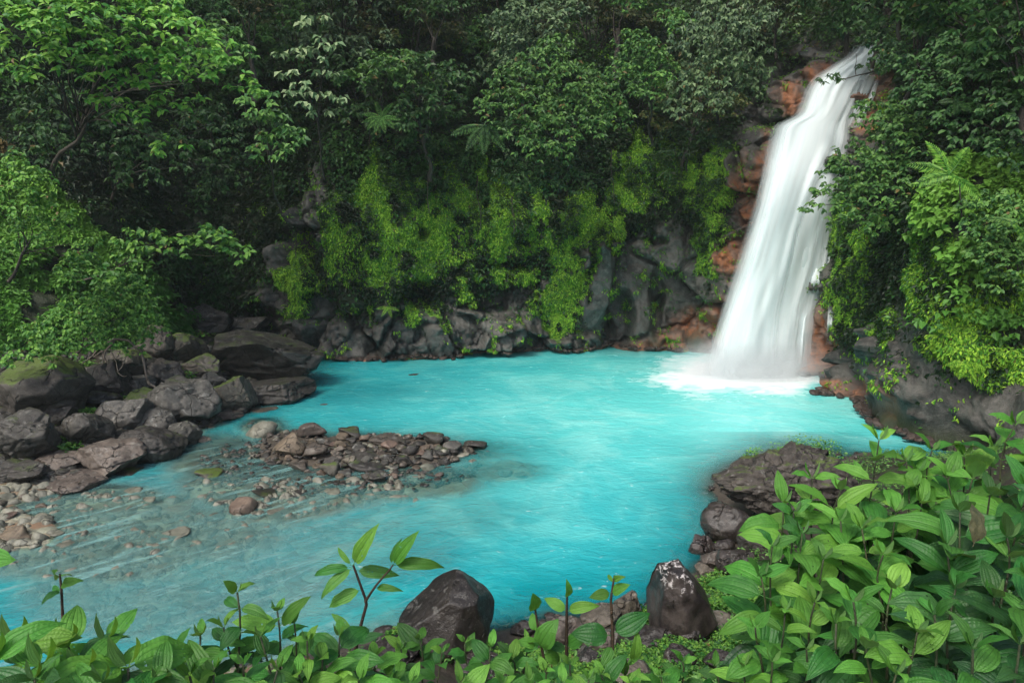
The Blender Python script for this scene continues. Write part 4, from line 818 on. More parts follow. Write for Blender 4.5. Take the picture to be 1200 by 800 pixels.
tree_px('tree', 'bright-tipped round tree between the centre tree and the waterfall, top', 'tree', [(755, 60, 28, 30), (735, 78, 28, 24), (775, 78, 28, 26), (745, 44, 28, 24), (790, 22, 28.5, 24), (770, 100, 28, 20)], (765, 170, 31), MDL, .2, 211, .9, .12, .3)
tree_px('tree', 'grey-green drooping fine-leaved tree left of the waterfall top', 'tree', [(850, 20, 27, 36), (820, 45, 27, 34), (870, 50, 27, 34), (890, 22, 27, 28), (840, 78, 27, 30), (812, 90, 27, 28), (880, 84, 27.4, 22), (800, 118, 27.6, 22), (835, 110, 27.4, 22)], (840, 160, 30.5), GRL, .22, 213, .9, .14, .6, flat=.6)
tree_px('tree', 'thin sapling with pale tiers left of the bromeliad', 'tree', [(452, 74, 27, 20), (470, 88, 27, 16), (410, 90, 27, 20), (425, 84, 27, 18), (440, 66, 27, 14), (475, 66, 27, 12)], (448, 165, 29), MDL, .24, 215, .8, .05, .2, flat=.25)
tree_px('bush', 'long arching branch with light leaves in front of the dark cliff, left', 'bush', [(150, 272, 22, 18), (175, 278, 22, 20), (200, 283, 22, 20), (228, 286, 22, 18), (250, 276, 22, 18), (266, 290, 22, 16), (285, 296, 22, 14), (240, 268, 22.5, 12), (150, 300, 21.5, 20), (120, 318, 21, 18)], (90, 330, 22.5), SLL, .24, 217, .8, .06, .2, flat=.25)
tree_px('bush', 'dark green bush mass hanging from the right cliff across the waterfall edge', 'bush', [(985, 205, 21, 26), (1010, 190, 21, 32), (1040, 170, 21, 36), (970, 228, 20.8, 18), (955, 240, 20.6, 10), (1000, 235, 20.8, 30), (1035, 215, 20.6, 34), (1070, 200, 20.4, 36), (1060, 140, 21, 34), (1020, 255, 20.8, 22), (1090, 160, 20, 36),
    (1060, 245, 20.4, 24), (1030, 128, 21.6, 26), (972, 262, 20.8, 7), (940, 243, 20.5, 6)], (1090, 260, 23.5), MDL, .165, 219, .85, .14, .35, flat=.45)
tree_px('bush', 'leafy bush on the upper right cliff above the bright fern', 'bush', [(1110, 110, 19, 36), (1140, 140, 18.5, 38), (1090, 80, 20, 34), (1160, 90, 18, 38), (1190, 130, 17, 38), (1130, 60, 19, 36), (1185, 60, 17.5, 36), (1080, 110, 20, 30), (1175, 170, 17, 32), (1050, 60, 22, 30), (1200, 30, 17, 34)], (1170, 220, 19.5), DKL, .165, 221, .85, .15, .35, flat=.45)
tree_px('bush', 'light green bush at the right edge above the mossy slope', 'bush', [(1170, 240, 16.4, 30), (1195, 255, 16, 34), (1150, 262, 16.6, 22), (1165, 285, 16.4, 26), (1195, 300, 16, 30), (1150, 300, 16.6, 16), (1180, 330, 16.2, 24), (1140, 245, 17, 16)], (1210, 380, 17.5), MDL, .13, 223, .85, .08, .35, flat=.45)
tree_px('bush', 'bright shrub with round top at the left edge on the leafy slope', 'bush', [(14, 200, 17.4, 28), (40, 212, 17.6, 22), (10, 232, 17.2, 30), (45, 240, 17.6, 20), (70, 262, 18.6, 20), (30, 268, 17.6, 26), (100, 290, 19.4, 18), (90, 310, 19.2, 24)], (10, 330, 18.8), SLL, .13, 225, .85, .08, .3, flat=.45)
tree_px('bush', 'lit leafy mound bulging from the slope above the root tangle', 'bush', [(150, 335, 20, 26), (120, 350, 19.6, 28), (160, 362, 20.2, 24), (180, 385, 20.6, 18), (90, 362, 18.6, 28), (135, 378, 19.6, 24), (60, 385, 17.6, 28), (100, 395, 18.4, 22), (25, 400, 17, 28), (70, 412, 17.4, 18), (158, 395, 20, 20)], (80, 430, 19.6), SLL, .13, 227, .85, .08, .3, flat=.45)
tree_px('bush', 'dark bush overhanging the shadowed hollow below the centre tree', 'bush', [(600, 196, 27.6, 24), (640, 200, 27.6, 26), (670, 206, 27.6, 22), (625, 225, 27.8, 20)], (640, 240, 30), DKL, .2, 229, .9, .06, .5, flat=.6)
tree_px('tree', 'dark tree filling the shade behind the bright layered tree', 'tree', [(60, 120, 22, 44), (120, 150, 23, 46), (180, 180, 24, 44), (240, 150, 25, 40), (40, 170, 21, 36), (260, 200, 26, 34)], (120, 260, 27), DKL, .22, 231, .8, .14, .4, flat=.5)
tree_px('bush', 'small bush on the ledge left of the orange rock', 'bush', [(790, 165, 29, 22), (815, 150, 29, 22), (840, 165, 29, 18), (770, 190, 29, 18)], (805, 200, 31), IVL, .2, 233, .9, .06, .4, flat=.5)
for i, (pd, bs, l) in enumerate([([(290, -8, 28, 22), (310, 8, 28, 20), (275, 4, 28, 18)], (298, 120, 28.4), 'slender dark-trunked tree left of the pale-leaved tree'), ([(258, 10, 26, 20), (240, -4, 26, 20)], (272, 70, 26.6), 'thin leaning tree at the top left with a bare stem'),
        ([(505, -10, 30, 24), (525, 6, 30, 22), (490, 8, 30, 20)], (512, 110, 30.5), 'slim straight tree at the top centre with an upright bare trunk'), ([(715, -12, 30, 24), (735, 0, 30, 20)], (722, 95, 30.4), 'slim tree between the centre tree and the bright-tipped tree'),
        ([(1062, -16, 24, 26), (1045, -6, 24, 22)], (1052, 75, 24.6), 'mossy dark trunk standing just right of the waterfall lip')]):
    tree_px('tree', l, 'tree', pd, bs, [OLL, DKL, DKL, MDL, DKL][i], .24, 301 + i, .8, .22, .3, bark=BARK)
# leafy twig that reaches over the lip of the fall
t = thing('hanging_branch', 'thin dark leafy branch reaching across the top of the waterfall', 'branch', at(1040, 78, 26.4)); B = np.array(t.location)
V, F = merge([tube(bend(at(1040, 78, 26.4) - B, at(985, 93, 26.4) - B, 12, -.05, 3), np.linspace(.035, .015, 12), 5), tube(bend(at(1003, 88, 26.4) - B, at(1003, 62, 26.4) - B, 6, 0, 4), np.linspace(.015, .008, 6), 5), tube(bend(at(985, 93, 26.4) - B, at(972, 90, 26.4) - B, 6, 0, 4), np.linspace(.015, .008, 6), 5)])
link('twig', mesh_from('twig', V, F, [BARK]), t)
PL = [(at(u, v, 26.4) - B, r * 26.4 / FPX, n) for u, v, r, n in [(974, 90, 10, 40), (1012, 78, 8, 26), (962, 93, 4, 12), (1030, 82, 5, 12)]]; P, D, N, L, Wd = pad_leaves(PL, .22, 9, .3, 4, .5, .22)
link('crown', leaves_mesh('crown', P, D, N, L, Wd, DKL, 3), t)
# lianas, bare stems
rg = np.random.default_rng(19); LI = 'lianas hanging in front of the cliff'
for i, (u, v0, v1, dv) in enumerate([(308, 60, 110, 4), (255, 20, 60, 10), (297, 15, 75, 3), (890, 215, 305, -2), (560, 205, 270, 3), (716, 175, 240, 4), (436, 110, 200, -4), (345, 250, 330, 3), (1125, 215, 262, 3), (666, 190, 262, -3), (600, 230, 275, 2), (500, 200, 250, 3)]):
    Yv = wallY(u, (v0 + v1) / 2, .7 if i != 3 else 3.2); a, b = at(u, v0, Yv), at(u + dv, v1, Yv); V, F = tube(bend(a, b, 14, 0, i, .05), .018 if i > 2 else .035, 5)
    link('liana', mesh_from('liana', V - a, F, [BARK]), None, a, category='liana', group=LI, label='thin dark liana hanging ' + ['above the shaded hollow, upper left', 'as a leaning stem near the top left', 'as a bare dark stem left of the pale-leaved tree', 'down the left part of the waterfall', 'over the moss left of the centre tree', 'under the right side of the centre tree',
        'below the thin sapling', 'beside the dark cliff edge on the left', 'below the bright fern on the right', 'below the middle of the centre tree', 'above the deep moss hollow', 'above the brightest moss'][i])
# exposed roots in the boulder heap
t = thing('tree_roots', 'tangle of bare pale roots hanging over the left boulders', 'roots', at(140, 400, 20.2)); B = np.array(t.location)
for i, (a, b, r, sag) in enumerate([((162, 408), (173, 446), .05, .25), ((173, 446), (184, 456), .04, 0), ((134, 398), (112, 449), .03, .1), ((118, 408), (128, 440), .025, -.25), ((150, 405), (122, 444), .02, -.3), ((134, 398), (162, 410), .04, .12), ((135, 396), (92, 430), .025, .05), ((88, 448), (80, 462), .02, .05), ((126, 400), (148, 440), .018, -.3), ((110, 418), (140, 412), .02, .1)]):
    V, F = tube(bend(at(*a, 20.0) - B, at(*b, 19.6) - B, 12, sag, i + 3, .1), np.linspace(r, r * .6, 12), 6, i, .3); link('root', mesh_from('root', V, F, [PBARK]), t)
t = thing('tree_roots', 'forked grey root lying on the craggy rock at the right cliff foot', 'roots', at(1068, 455, 20.6)); B = np.array(t.location)
for i, (a, b, r) in enumerate([((1063, 447), (1071, 462), .05), ((1071, 462), (1068, 468), .035), ((1071, 460), (1086, 446), .03)]):
    V, F = tube(bend(at(*a, 20.4) - B, at(*b, 20.2) - B, 8, .05, i, .1), np.linspace(r, r * .6, 8), 6, i, .3); link('root', mesh_from('root', V, F, [PBARK]), t)
# ferns
def frond(L, n, droop, wid, seed):
    t = np.linspace(0, 1, n); x = 0 * t; y = L * t; z = -droop * L * t ** 2 + .25 * L * t; C0 = np.stack([x, y, z], 1); T = unit(np.gradient(C0, axis=0)); PP, DD, NN, LL = [], [], [], []
    for s in (-1, 1):
        w = wid * L * np.sin(math.pi * np.clip(.12 + .88 * t, 0, 1)) ** .8; side = np.stack([s + 0 * t, .35 + 0 * t, -.25 + 0 * t], 1)
        PP.append(C0); DD.append(side + T * .2); NN.append(np.tile([0, 0, 1.0], (n, 1)) + .0 * C0); LL.append(w)
    P, D, N, L_ = map(np.concatenate, (PP, DD, NN, LL)); V, F, r = leaf_soup(P, D, N, L_ + .001, L * .9 / n * .42 + 0 * L_, seed, .2)
    V2, F2 = tube(C0, np.linspace(.012, .004, n) * L, 4); return np.concatenate([V, V2]), [F, F2 + len(V)], np.concatenate([r, np.full(len(V2), .2)])
def fern(label, u, v, Yv, L, az, mat, group=None, tilt=.0, name='fern'):
    t = thing(name, label, 'fern', at(u, v, Yv), group)
    for i, a in enumerate(az):
        V, F, r = frond(L, 22, .55, .22, i); me = mesh_from('frond', V, F, [mat], smooth=False, attrs=dict(rnd=r)); o = link('frond', me, t); o.rotation_euler = (math.radians(18 + tilt), 0, math.radians(a))
    t.rotation_euler = (math.radians(58), 0, 0); return t
fern('bright green fern on the right cliff below the leafy bush', 1112, 205, 16.8, 1.0, (75, 110, 215, 320, 20), BRL)
fern('small fern at the right edge of the cliff beside the light bush', 1188, 262, 15.5, .6, (80, 190, 300), SLL)
fern('dark tree fern with drooping fronds left of the centre tree', 568, 148, 26.4, 1.3, (110, 150, 180, 215, 260), DKL)
fern('pale rosette bromeliad high on the dark forest wall', 447, 138, 27, .75, (80, 110, 140, 165, 195, 225, 260, 20, 330), MDL, name='bromeliad')
fern('small fern sprouting on the ledge at the far right', 1120, 118, 18.2, .5, (100, 160, 220), DKL)
for i, (u, v, l) in enumerate([(1130, 425, 'hanging moss tuft'), (455, 360, 'small fern below the moss at the left end'), (655, 372, 'fern tuft hanging beside the smooth slab')]):
    fern(['fern tuft at the foot of the right mossy slope', 'small fern below the moss at the left end of the cliff', 'fern tuft hanging beside the smooth slab in mid cliff'][i], u, v, wallY(u, v, .3), .5, (100, 150, 200, 250), MOL)
# low weeds between the left boulders
def weeds(name, label, spots, mat, size, per, seed, kind='stuff', up=.35):
    rg = np.random.default_rng(seed); PP, NN, DD, LL = [], [], [], []
    for (u, v, ru, rv) in spots:
        b = hit(u, v + rv * .5, -.1); r = ru * b[1] / FPX; n = per; q = rg.normal(0, .45, (n, 2)) * [r, r * .7]
        P = np.stack([b[0] + q[:, 0], b[1] + q[:, 1], 0 * q[:, 0]], 1); P[:, 2] = terrain(P[:, 0], P[:, 1]) + rg.uniform(0, 1, n) ** 1.3 * up * np.clip(1.2 - (q[:, 0] / r) ** 2, .2, 1); P[:, 2] = np.maximum(P[:, 2], b[2])
        PP.append(P); NN.append(unit(np.array([0, -.2, 1.0]) + rg.normal(0, .45, (n, 3)))); d = rg.normal(0, 1, (n, 3)); d[:, 2] = rg.uniform(-.2, .7, n); DD.append(d); LL.append(size * rg.uniform(.6, 1.3, n))
    P, N, D, L = map(np.concatenate, (PP, NN, DD, LL)); return link(name, leaves_mesh(name, P, D, N, L, L * .3, mat, seed), kind=kind, label=label)
weeds('weeds', 'small green weeds growing between the left boulders', [(60, 515, 24, 14), (80, 530, 20, 10), (82, 506, 12, 14), (103, 486, 20, 12), (112, 492, 16, 12), (138, 530, 10, 10), (215, 443, 24, 10), (192, 400, 18, 8), (175, 430, 14, 12), (255, 470, 14, 12),
     (218, 388, 30, 8), (196, 470, 16, 10), (138, 466, 12, 8), (198, 486, 12, 6), (100, 432, 26, 8), (60, 440, 20, 6)], SLL, .12, 420, 81, up=.3)
# ------------------------------------------------------------------ ground cover of the near bank
weeds('ground_cover', 'bright feathery ground cover between the rocks of the near bank', [(500, 750, 46, 14), (545, 748, 26, 12), (470, 742, 24, 10), (775, 712, 24, 14), (812, 716, 24, 14), (835, 708, 20, 14), (755, 725, 16, 14), (835, 680, 22, 16), (862, 690, 30, 20),
    (870, 660, 16, 12), (850, 668, 14, 8), (790, 760, 40, 16), (835, 765, 40, 18), (740, 765, 30, 14), (720, 780, 40, 14), (860, 745, 30, 20), (640, 775, 40, 12), (600, 770, 40, 12), (680, 790, 40, 12), (820, 740, 16, 10), (780, 785, 50, 14), (885, 700, 20, 26)], SLL, .05, 1500, 91, up=.16)
weeds('ground_cover', 'round green tuft in front of the rounded dark boulder', [(858, 624, 20, 14)], SLL, .05, 1500, 92, up=.42)
weeds('moss', 'moss and small plants on the craggy ridge', [(915, 555, 30, 12), (880, 560, 20, 8), (940, 545, 30, 10), (965, 545, 30, 14), (900, 575, 26, 12)], SLL, .06, 900, 93, up=.75)
rg = np.random.default_rng(55); x, y = rg.uniform(-9, 15, 90000), rg.uniform(2.2, 17, 90000); s = signed_shore(x, y); k = (s > .7) & (s < 9) & (fbm(np.stack([x, y, 0 * x], 1), .8, 3, 8) > -.12) ; x, y = x[k], y[k]; n = len(x)
P = np.stack([x, y, terrain(x, y) + rg.uniform(0, .14, n)], 1); d = rg.normal(0, 1, (n, 3)); d[:, 2] = rg.uniform(-.1, .8, n)
link('ground_cover', leaves_mesh('ground_cover', P, d, unit(np.array([0, -.2, 1.0]) + rg.normal(0, .4, (n, 3))), rg.uniform(.035, .09, n), rg.uniform(.012, .026, n), MDL, 4), kind='stuff', label='low dark green plants covering the near bank')

# ------------------------------------------------------------------ broad-leaved plants close to the camera
def big_leaf_mat(name, c_dark, c_light, vein, rough=.25, tr=.3):
    m = NT(name); uv = m.n('ShaderNodeUVMap', _uv_map='UVMap').outputs[0]; s = m.n('ShaderNodeSeparateXYZ'); m.set(s.inputs[0], uv)
    a = m.math('ABSOLUTE', m.math('SUBTRACT', m.math('MULTIPLY', s.outputs[0], 2.0), 1.0)); v = s.outputs[1]; oi = m.n('ShaderNodeObjectInfo').outputs['Random']
    nz0 = m.noise(5.0, 3, .6, uv)
    def line(at_, w): return m.rng(m.math('ABSOLUTE', m.math('SUBTRACT', a, at_)), w, 0.0)
    vn = m.math('MAXIMUM', line(0.0, .06), m.math('MULTIPLY', m.math('MAXIMUM', line(.36, .05), line(.70, .045)), .75))
    lad = m.math('SINE', m.math('MULTIPLY_ADD', v, 95.0, m.math('MULTIPLY', a, -9.0))); lad = m.math('MULTIPLY', m.math('MULTIPLY_ADD', lad, .5, .5), m.rng(nz0, .3, .7))
    puff = m.math('ABSOLUTE', m.math('SINE', m.math('MULTIPLY', a, 9.0)))
    mp = m.n('ShaderNodeMapping'); m.set(mp.inputs[0], uv); mp.inputs['Scale'].default_value = (1, 2.5, 1); cb = m.n('ShaderNodeCombineXYZ'); m.set(cb.inputs[0], oi)
    add = m.n('ShaderNodeVectorMath', _operation='MULTIPLY_ADD'); m.set(add.inputs[0], cb.outputs[0]); add.inputs[1].default_value = (37, 11, 5); m.set(add.inputs[2], mp.outputs[0])
    nz1 = m.noise(3.0, 5, .6, add.outputs[0]); nz2 = m.noise(14.0, 4, .65, add.outputs[0])
    c = m.mix(m.rng(m.math('MULTIPLY_ADD', nz1, .6, m.math('MULTIPLY', oi, .5)), .25, .8), c_dark, c_light)
    c = m.mix(m.math('MULTIPLY', lad, .16), c, vein); c = m.mix(m.math('MULTIPLY', vn, .4), c, vein)
    c = m.mix(m.math('MULTIPLY', m.rng(nz2, .70, .78), .55), c, (0.10, 0.075, 0.02))
    hs = m.n('ShaderNodeHueSaturation'); m.set(hs.inputs['Color'], c); m.set(hs.inputs['Hue'], m.math('MULTIPLY_ADD', m.math('FRACT', m.math('MULTIPLY', oi, 9.7)), .03, .485)); m.set(hs.inputs['Value'], m.math('MULTIPLY_ADD', m.math('FRACT', m.math('MULTIPLY', oi, 5.3)), .45, .78)); c = hs.outputs[0]
    bf = m.n('ShaderNodeNewGeometry').outputs['Backfacing']; c = m.mix(m.math('MULTIPLY', bf, .45), c, (0.16, 0.26, 0.12))
    h = m.math('MULTIPLY_ADD', vn, -1.0, m.math('MULTIPLY_ADD', lad, .5, m.math('MULTIPLY_ADD', puff, .45, m.math('MULTIPLY', nz2, .3))))
    p = m.pbr(c, m.math('MULTIPLY_ADD', nz2, .3, rough - .04), .4, m.bump(h, .6, .0035))
    t = m.n('ShaderNodeBsdfTranslucent'); m.set(t.inputs[0], m.mix(.5, c, (0.22, 0.36, 0.02)))
    hole = m.math('GREATER_THAN', m.math('MULTIPLY', m.noise(8.0, 1, .4, add.outputs[0]), m.rng(m.math('FRACT', m.math('MULTIPLY', oi, 3.7)), .4, .6, .9, 1.05)), .745)
    return m.done(m.mixs(hole, m.mixs(tr, p, t.outputs[0]), m.n('ShaderNodeBsdfTransparent').outputs[0]))
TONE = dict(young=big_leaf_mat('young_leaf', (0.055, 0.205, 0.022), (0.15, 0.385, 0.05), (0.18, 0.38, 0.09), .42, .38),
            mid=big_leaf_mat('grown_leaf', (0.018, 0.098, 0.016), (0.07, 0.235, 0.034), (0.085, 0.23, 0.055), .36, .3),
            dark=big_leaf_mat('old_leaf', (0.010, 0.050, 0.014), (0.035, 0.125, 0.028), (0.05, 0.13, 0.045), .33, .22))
STEM = rock_mat('green_stem', (0.02, 0.025, 0.012), (0.06, 0.075, 0.03), rough=.6, scale=6); DSTEM = rock_mat('dark_stem', (0.018, 0.012, 0.008), (0.07, 0.04, 0.025), rough=.6, scale=6)
def big_leaf(seed, half, droop, fold, wavy):
    rg = np.random.default_rng(seed); nx_, ny_ = 9, 13; a = np.linspace(-1, 1, nx_); v = np.linspace(0, 1, ny_)
    w = (v ** .60) * (1 - v) ** 1.0; w = w / w.max() * half; w = np.maximum(w, .004); w[-1] = .001
    ang = .25 - droop * v ** 1.2; y = np.concatenate([[0], np.cumsum(np.cos(ang[:-1]))]) / (ny_ - 1); z = np.concatenate([[0], np.cumsum(np.sin(ang[:-1]))]) / (ny_ - 1)
    lat = .06 * rg.normal() * v ** 2
    X_ = a[None] * w[:, None] * (1 - .25 * fold * np.abs(a[None])) + lat[:, None]; Z_ = z[:, None] + np.abs(a[None]) * w[:, None] * fold - .35 * half * (a[None] ** 2) * (w / half)[:, None] ** 2 * .5
    Z_ = Z_ + wavy * .02 * np.sin(v[:, None] * 16 + a[None] * 2 + seed) * a[None] ** 2 + .012 * np.abs(np.sin(np.abs(a[None]) * 4.5)) * (w / half)[:, None]
    Y_ = y[:, None] + 0 * a[None] - .04 * np.abs(a[None]) * w[:, None]
    V = np.stack([X_, Y_ + .09, Z_], -1).reshape(-1, 3); F = grid_faces(ny_, nx_); uv = np.stack([np.tile(a * .5 + .5, ny_), np.repeat(v, nx_)], 1)
    V2, F2 = tube([(0, 0, 0), (0, .05, .012), (0, .10, .02)], [.012, .010, .009], 4); uv2 = np.full((len(V2), 2), .5); uv2[:, 1] = .02
    return np.concatenate([V, V2]), [F, F2 + len(V)], np.concatenate([uv, uv2])
LEAFV = {}
for tn, mm in TONE.items():
    for k, (hf, dr, fo_, wv) in enumerate([(.25, .9, .26, .7), (.22, 1.4, .34, 1.2), (.27, .6, .2, .8), (.20, 1.1, .42, .6), (.29, 1.25, .15, 1.5), (.22, .4, .42, .5)]):
        V, F, uv = big_leaf(k + 10, hf, dr, fo_, wv); LEAFV[tn, k] = mesh_from('leaf', V, F, [mm], attrs=dict(UVMap=uv))
def put_leaf(parent, B, pos, d, up, L, tone, k):
    d = Vector(d).normalized(); x = d.cross(Vector(up)); x = x.normalized() if x.length > 1e-3 else Vector((1, 0, 0)); z = x.cross(d)
    M = Matrix((x, d, z)).transposed().to_4x4(); o = link('leaf', LEAFV[tone, k % 6], parent); L = float(L)
    M = Matrix.Translation(Vector(np.asarray(pos, float) - B)) @ M @ Matrix.Diagonal((L, L, L, 1)); o.matrix_local = M; return o
def stem_leaves(t, B, tip, foot, n, L, gap, seed, tones=('young', 'mid', 'mid', 'dark'), thick=.0045, first=.55, rise=38, az0=None, mat=None, low=-16, bud=True):
    rg = random.Random(seed); path = bend(foot, tip, 16, 0, seed, .07); LN = np.linalg.norm(tip - foot)
    V, F = tube(path - B, np.linspace(thick * 1.5, thick * .6, 16), 6, seed, .2); link('stem', mesh_from('stem', V, F, [mat or STEM]), t)
    az = rg.uniform(0, 180) if az0 is None else az0
    for i in range(n):
        f = 1 - i * gap / LN
        if f < .12: break
        q = f * 15; j = min(14, int(q)); p = path[j] + (path[j + 1] - path[j]) * (q - j)
        sz = 1.06 * L * min(1, first + .3 * i) * rg.uniform(.65, 1.2); el = rise * max(0, 1 - i / 3.0) + low * min(1, i / 3.0)
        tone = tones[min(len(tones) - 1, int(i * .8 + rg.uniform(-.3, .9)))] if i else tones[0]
        for s in (0, 180):
            if i > 1 and rg.random() < .08: continue
            A_ = math.radians(az + s + rg.uniform(-22, 22)); e = math.radians(el + rg.uniform(-26, 20)); d = (math.cos(A_) * math.cos(e), math.sin(A_) * math.cos(e), math.sin(e))
            put_leaf(t, B, p, d, (rg.uniform(-.3, .3), -.42 + rg.uniform(-.25, .25), 1), sz * rg.uniform(.85, 1.1), tone, rg.randrange(6))
        az += 90 + rg.uniform(-25, 25)
    if bud:
        for s in (-1, 1): put_leaf(t, B, tip, (s * .3, rg.uniform(-.2, .2), 1), (s, 0, .3), L * first * .55, tones[0], 5)
def ground_at(x, y): return np.array([x, y, float(terrain(np.array([x]), np.array([y]))[0])])
def shrub(name, label, tips, L, seed, n=7, gap=.075, tones=('young', 'mid', 'mid', 'dark'), group=None, cat='shrub', lean=.15, **kw):
    rg = random.Random(seed); T3 = [at(*q) for q in tips]; c = np.mean(T3, 0); B = ground_at(c[0] + lean * .6, c[1] - .05); t = thing(name, label, cat, B, group)
    for i, tp in enumerate(T3):
        fx_ = B[0] + (tp[0] - B[0]) * .62 + rg.uniform(-.04, .04); fy_ = B[1] + (tp[1] - B[1]) * .62; ft = ground_at(fx_, fy_) - [0, 0, .03]
        stem_leaves(t, B, tp, ft, n, L * rg.uniform(.9, 1.1), gap, seed * 31 + i, tones, **kw)
    return t
BG = 'broad-leaved shrubs on the near right bank'
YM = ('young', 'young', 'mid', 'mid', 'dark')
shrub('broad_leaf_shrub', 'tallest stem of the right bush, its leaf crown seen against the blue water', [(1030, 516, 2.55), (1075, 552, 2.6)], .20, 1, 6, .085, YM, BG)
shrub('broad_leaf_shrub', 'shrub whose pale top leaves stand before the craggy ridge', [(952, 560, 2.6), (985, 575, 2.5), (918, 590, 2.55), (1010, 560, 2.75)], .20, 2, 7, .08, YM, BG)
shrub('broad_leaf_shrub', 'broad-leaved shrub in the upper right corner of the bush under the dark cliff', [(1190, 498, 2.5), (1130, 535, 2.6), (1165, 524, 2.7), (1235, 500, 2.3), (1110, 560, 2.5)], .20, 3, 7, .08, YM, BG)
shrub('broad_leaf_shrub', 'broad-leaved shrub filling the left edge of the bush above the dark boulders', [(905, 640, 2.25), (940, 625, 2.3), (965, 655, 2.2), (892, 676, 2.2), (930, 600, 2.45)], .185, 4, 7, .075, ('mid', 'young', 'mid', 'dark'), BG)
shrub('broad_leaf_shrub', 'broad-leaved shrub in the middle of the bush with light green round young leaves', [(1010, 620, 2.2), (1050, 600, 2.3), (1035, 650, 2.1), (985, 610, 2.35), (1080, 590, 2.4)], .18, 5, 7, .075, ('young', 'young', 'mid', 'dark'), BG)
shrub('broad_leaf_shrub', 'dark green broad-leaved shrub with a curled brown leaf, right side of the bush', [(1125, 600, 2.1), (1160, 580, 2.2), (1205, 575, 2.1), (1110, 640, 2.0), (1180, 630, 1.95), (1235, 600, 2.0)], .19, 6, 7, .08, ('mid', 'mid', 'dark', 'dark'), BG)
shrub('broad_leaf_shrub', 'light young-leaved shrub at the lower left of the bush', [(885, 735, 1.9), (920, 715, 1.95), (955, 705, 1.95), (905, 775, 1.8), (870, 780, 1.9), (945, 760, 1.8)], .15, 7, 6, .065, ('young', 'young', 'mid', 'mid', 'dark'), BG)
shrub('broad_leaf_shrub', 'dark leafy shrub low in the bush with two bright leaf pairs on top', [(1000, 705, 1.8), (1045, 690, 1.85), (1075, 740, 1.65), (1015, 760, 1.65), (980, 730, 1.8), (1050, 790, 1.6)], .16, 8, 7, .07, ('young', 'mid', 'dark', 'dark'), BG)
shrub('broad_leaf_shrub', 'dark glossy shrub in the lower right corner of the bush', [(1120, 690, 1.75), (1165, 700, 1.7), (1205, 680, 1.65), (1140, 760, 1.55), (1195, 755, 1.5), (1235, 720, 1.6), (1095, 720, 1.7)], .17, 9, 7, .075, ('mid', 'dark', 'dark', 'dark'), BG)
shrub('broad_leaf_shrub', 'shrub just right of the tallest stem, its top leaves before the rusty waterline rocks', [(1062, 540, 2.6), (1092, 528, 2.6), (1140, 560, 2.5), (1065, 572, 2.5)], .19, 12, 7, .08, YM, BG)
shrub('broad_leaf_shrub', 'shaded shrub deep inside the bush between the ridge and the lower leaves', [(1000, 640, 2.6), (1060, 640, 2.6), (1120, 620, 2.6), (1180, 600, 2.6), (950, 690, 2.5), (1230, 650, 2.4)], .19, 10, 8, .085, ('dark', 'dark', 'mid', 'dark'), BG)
# left foreground
LG = 'leafy plants along the bottom of the view'
shrub('broad_leaf_shrub', 'large-leaved plant in the lower left corner, its big leaves tilted over each other', [(18, 756, 1.45), (-10, 776, 1.35), (50, 782, 1.35), (80, 758, 1.5)], .165, 21, 6, .06, ('young', 'mid', 'mid', 'dark'), LG, low=-5, rise=18, first=.8)
shrub('broad_leaf_shrub', 'dark-leaved plant at the bottom left with a broad bright leaf reaching right', [(125, 752, 1.55), (150, 782, 1.4), (100, 790, 1.35)], .165, 22, 6, .06, ('young', 'mid', 'dark'), LG, low=-6, rise=12, first=.85)
shrub('leafy_plant', 'bushy plant with puckered leaves left of the small upright stem', [(205, 762, 1.7), (180, 780, 1.6), (235, 745, 1.75)], .13, 23, 6, .05, ('young', 'young', 'mid', 'dark'), LG, cat='plant')
shrub('leafy_plant', 'upright plant with a winged tip of two narrow young leaves, left of centre', [(278, 694, 1.8), (262, 735, 1.8)], .11, 24, 6, .05, ('young', 'mid', 'mid', 'dark'), LG, cat='plant')
shrub('leafy_plant', 'tangled plant with dark twigs and small hanging leaves beside the winged-tip plant', [(325, 716, 1.9), (345, 730, 1.9), (305, 745, 1.8), (360, 750, 1.85)], .115, 25, 6, .05, ('young', 'mid', 'mid', 'dark'), LG, cat='plant')
shrub('leafy_plant', 'low leafy plant at the bottom edge below the winged-tip plant', [(285, 778, 1.6), (250, 785, 1.55), (325, 785, 1.6), (222, 792, 1.5)], .13, 26, 5, .045, ('young', 'mid', 'dark'), LG, cat='plant')
shrub('leafy_plant', 'low plant with long pointed leaves at the bottom, left of the tall seedling', [(378, 772, 1.9), (350, 790, 1.8), (398, 745, 2.0)], .14, 27, 5, .05, ('young', 'mid', 'dark'), LG, cat='plant')
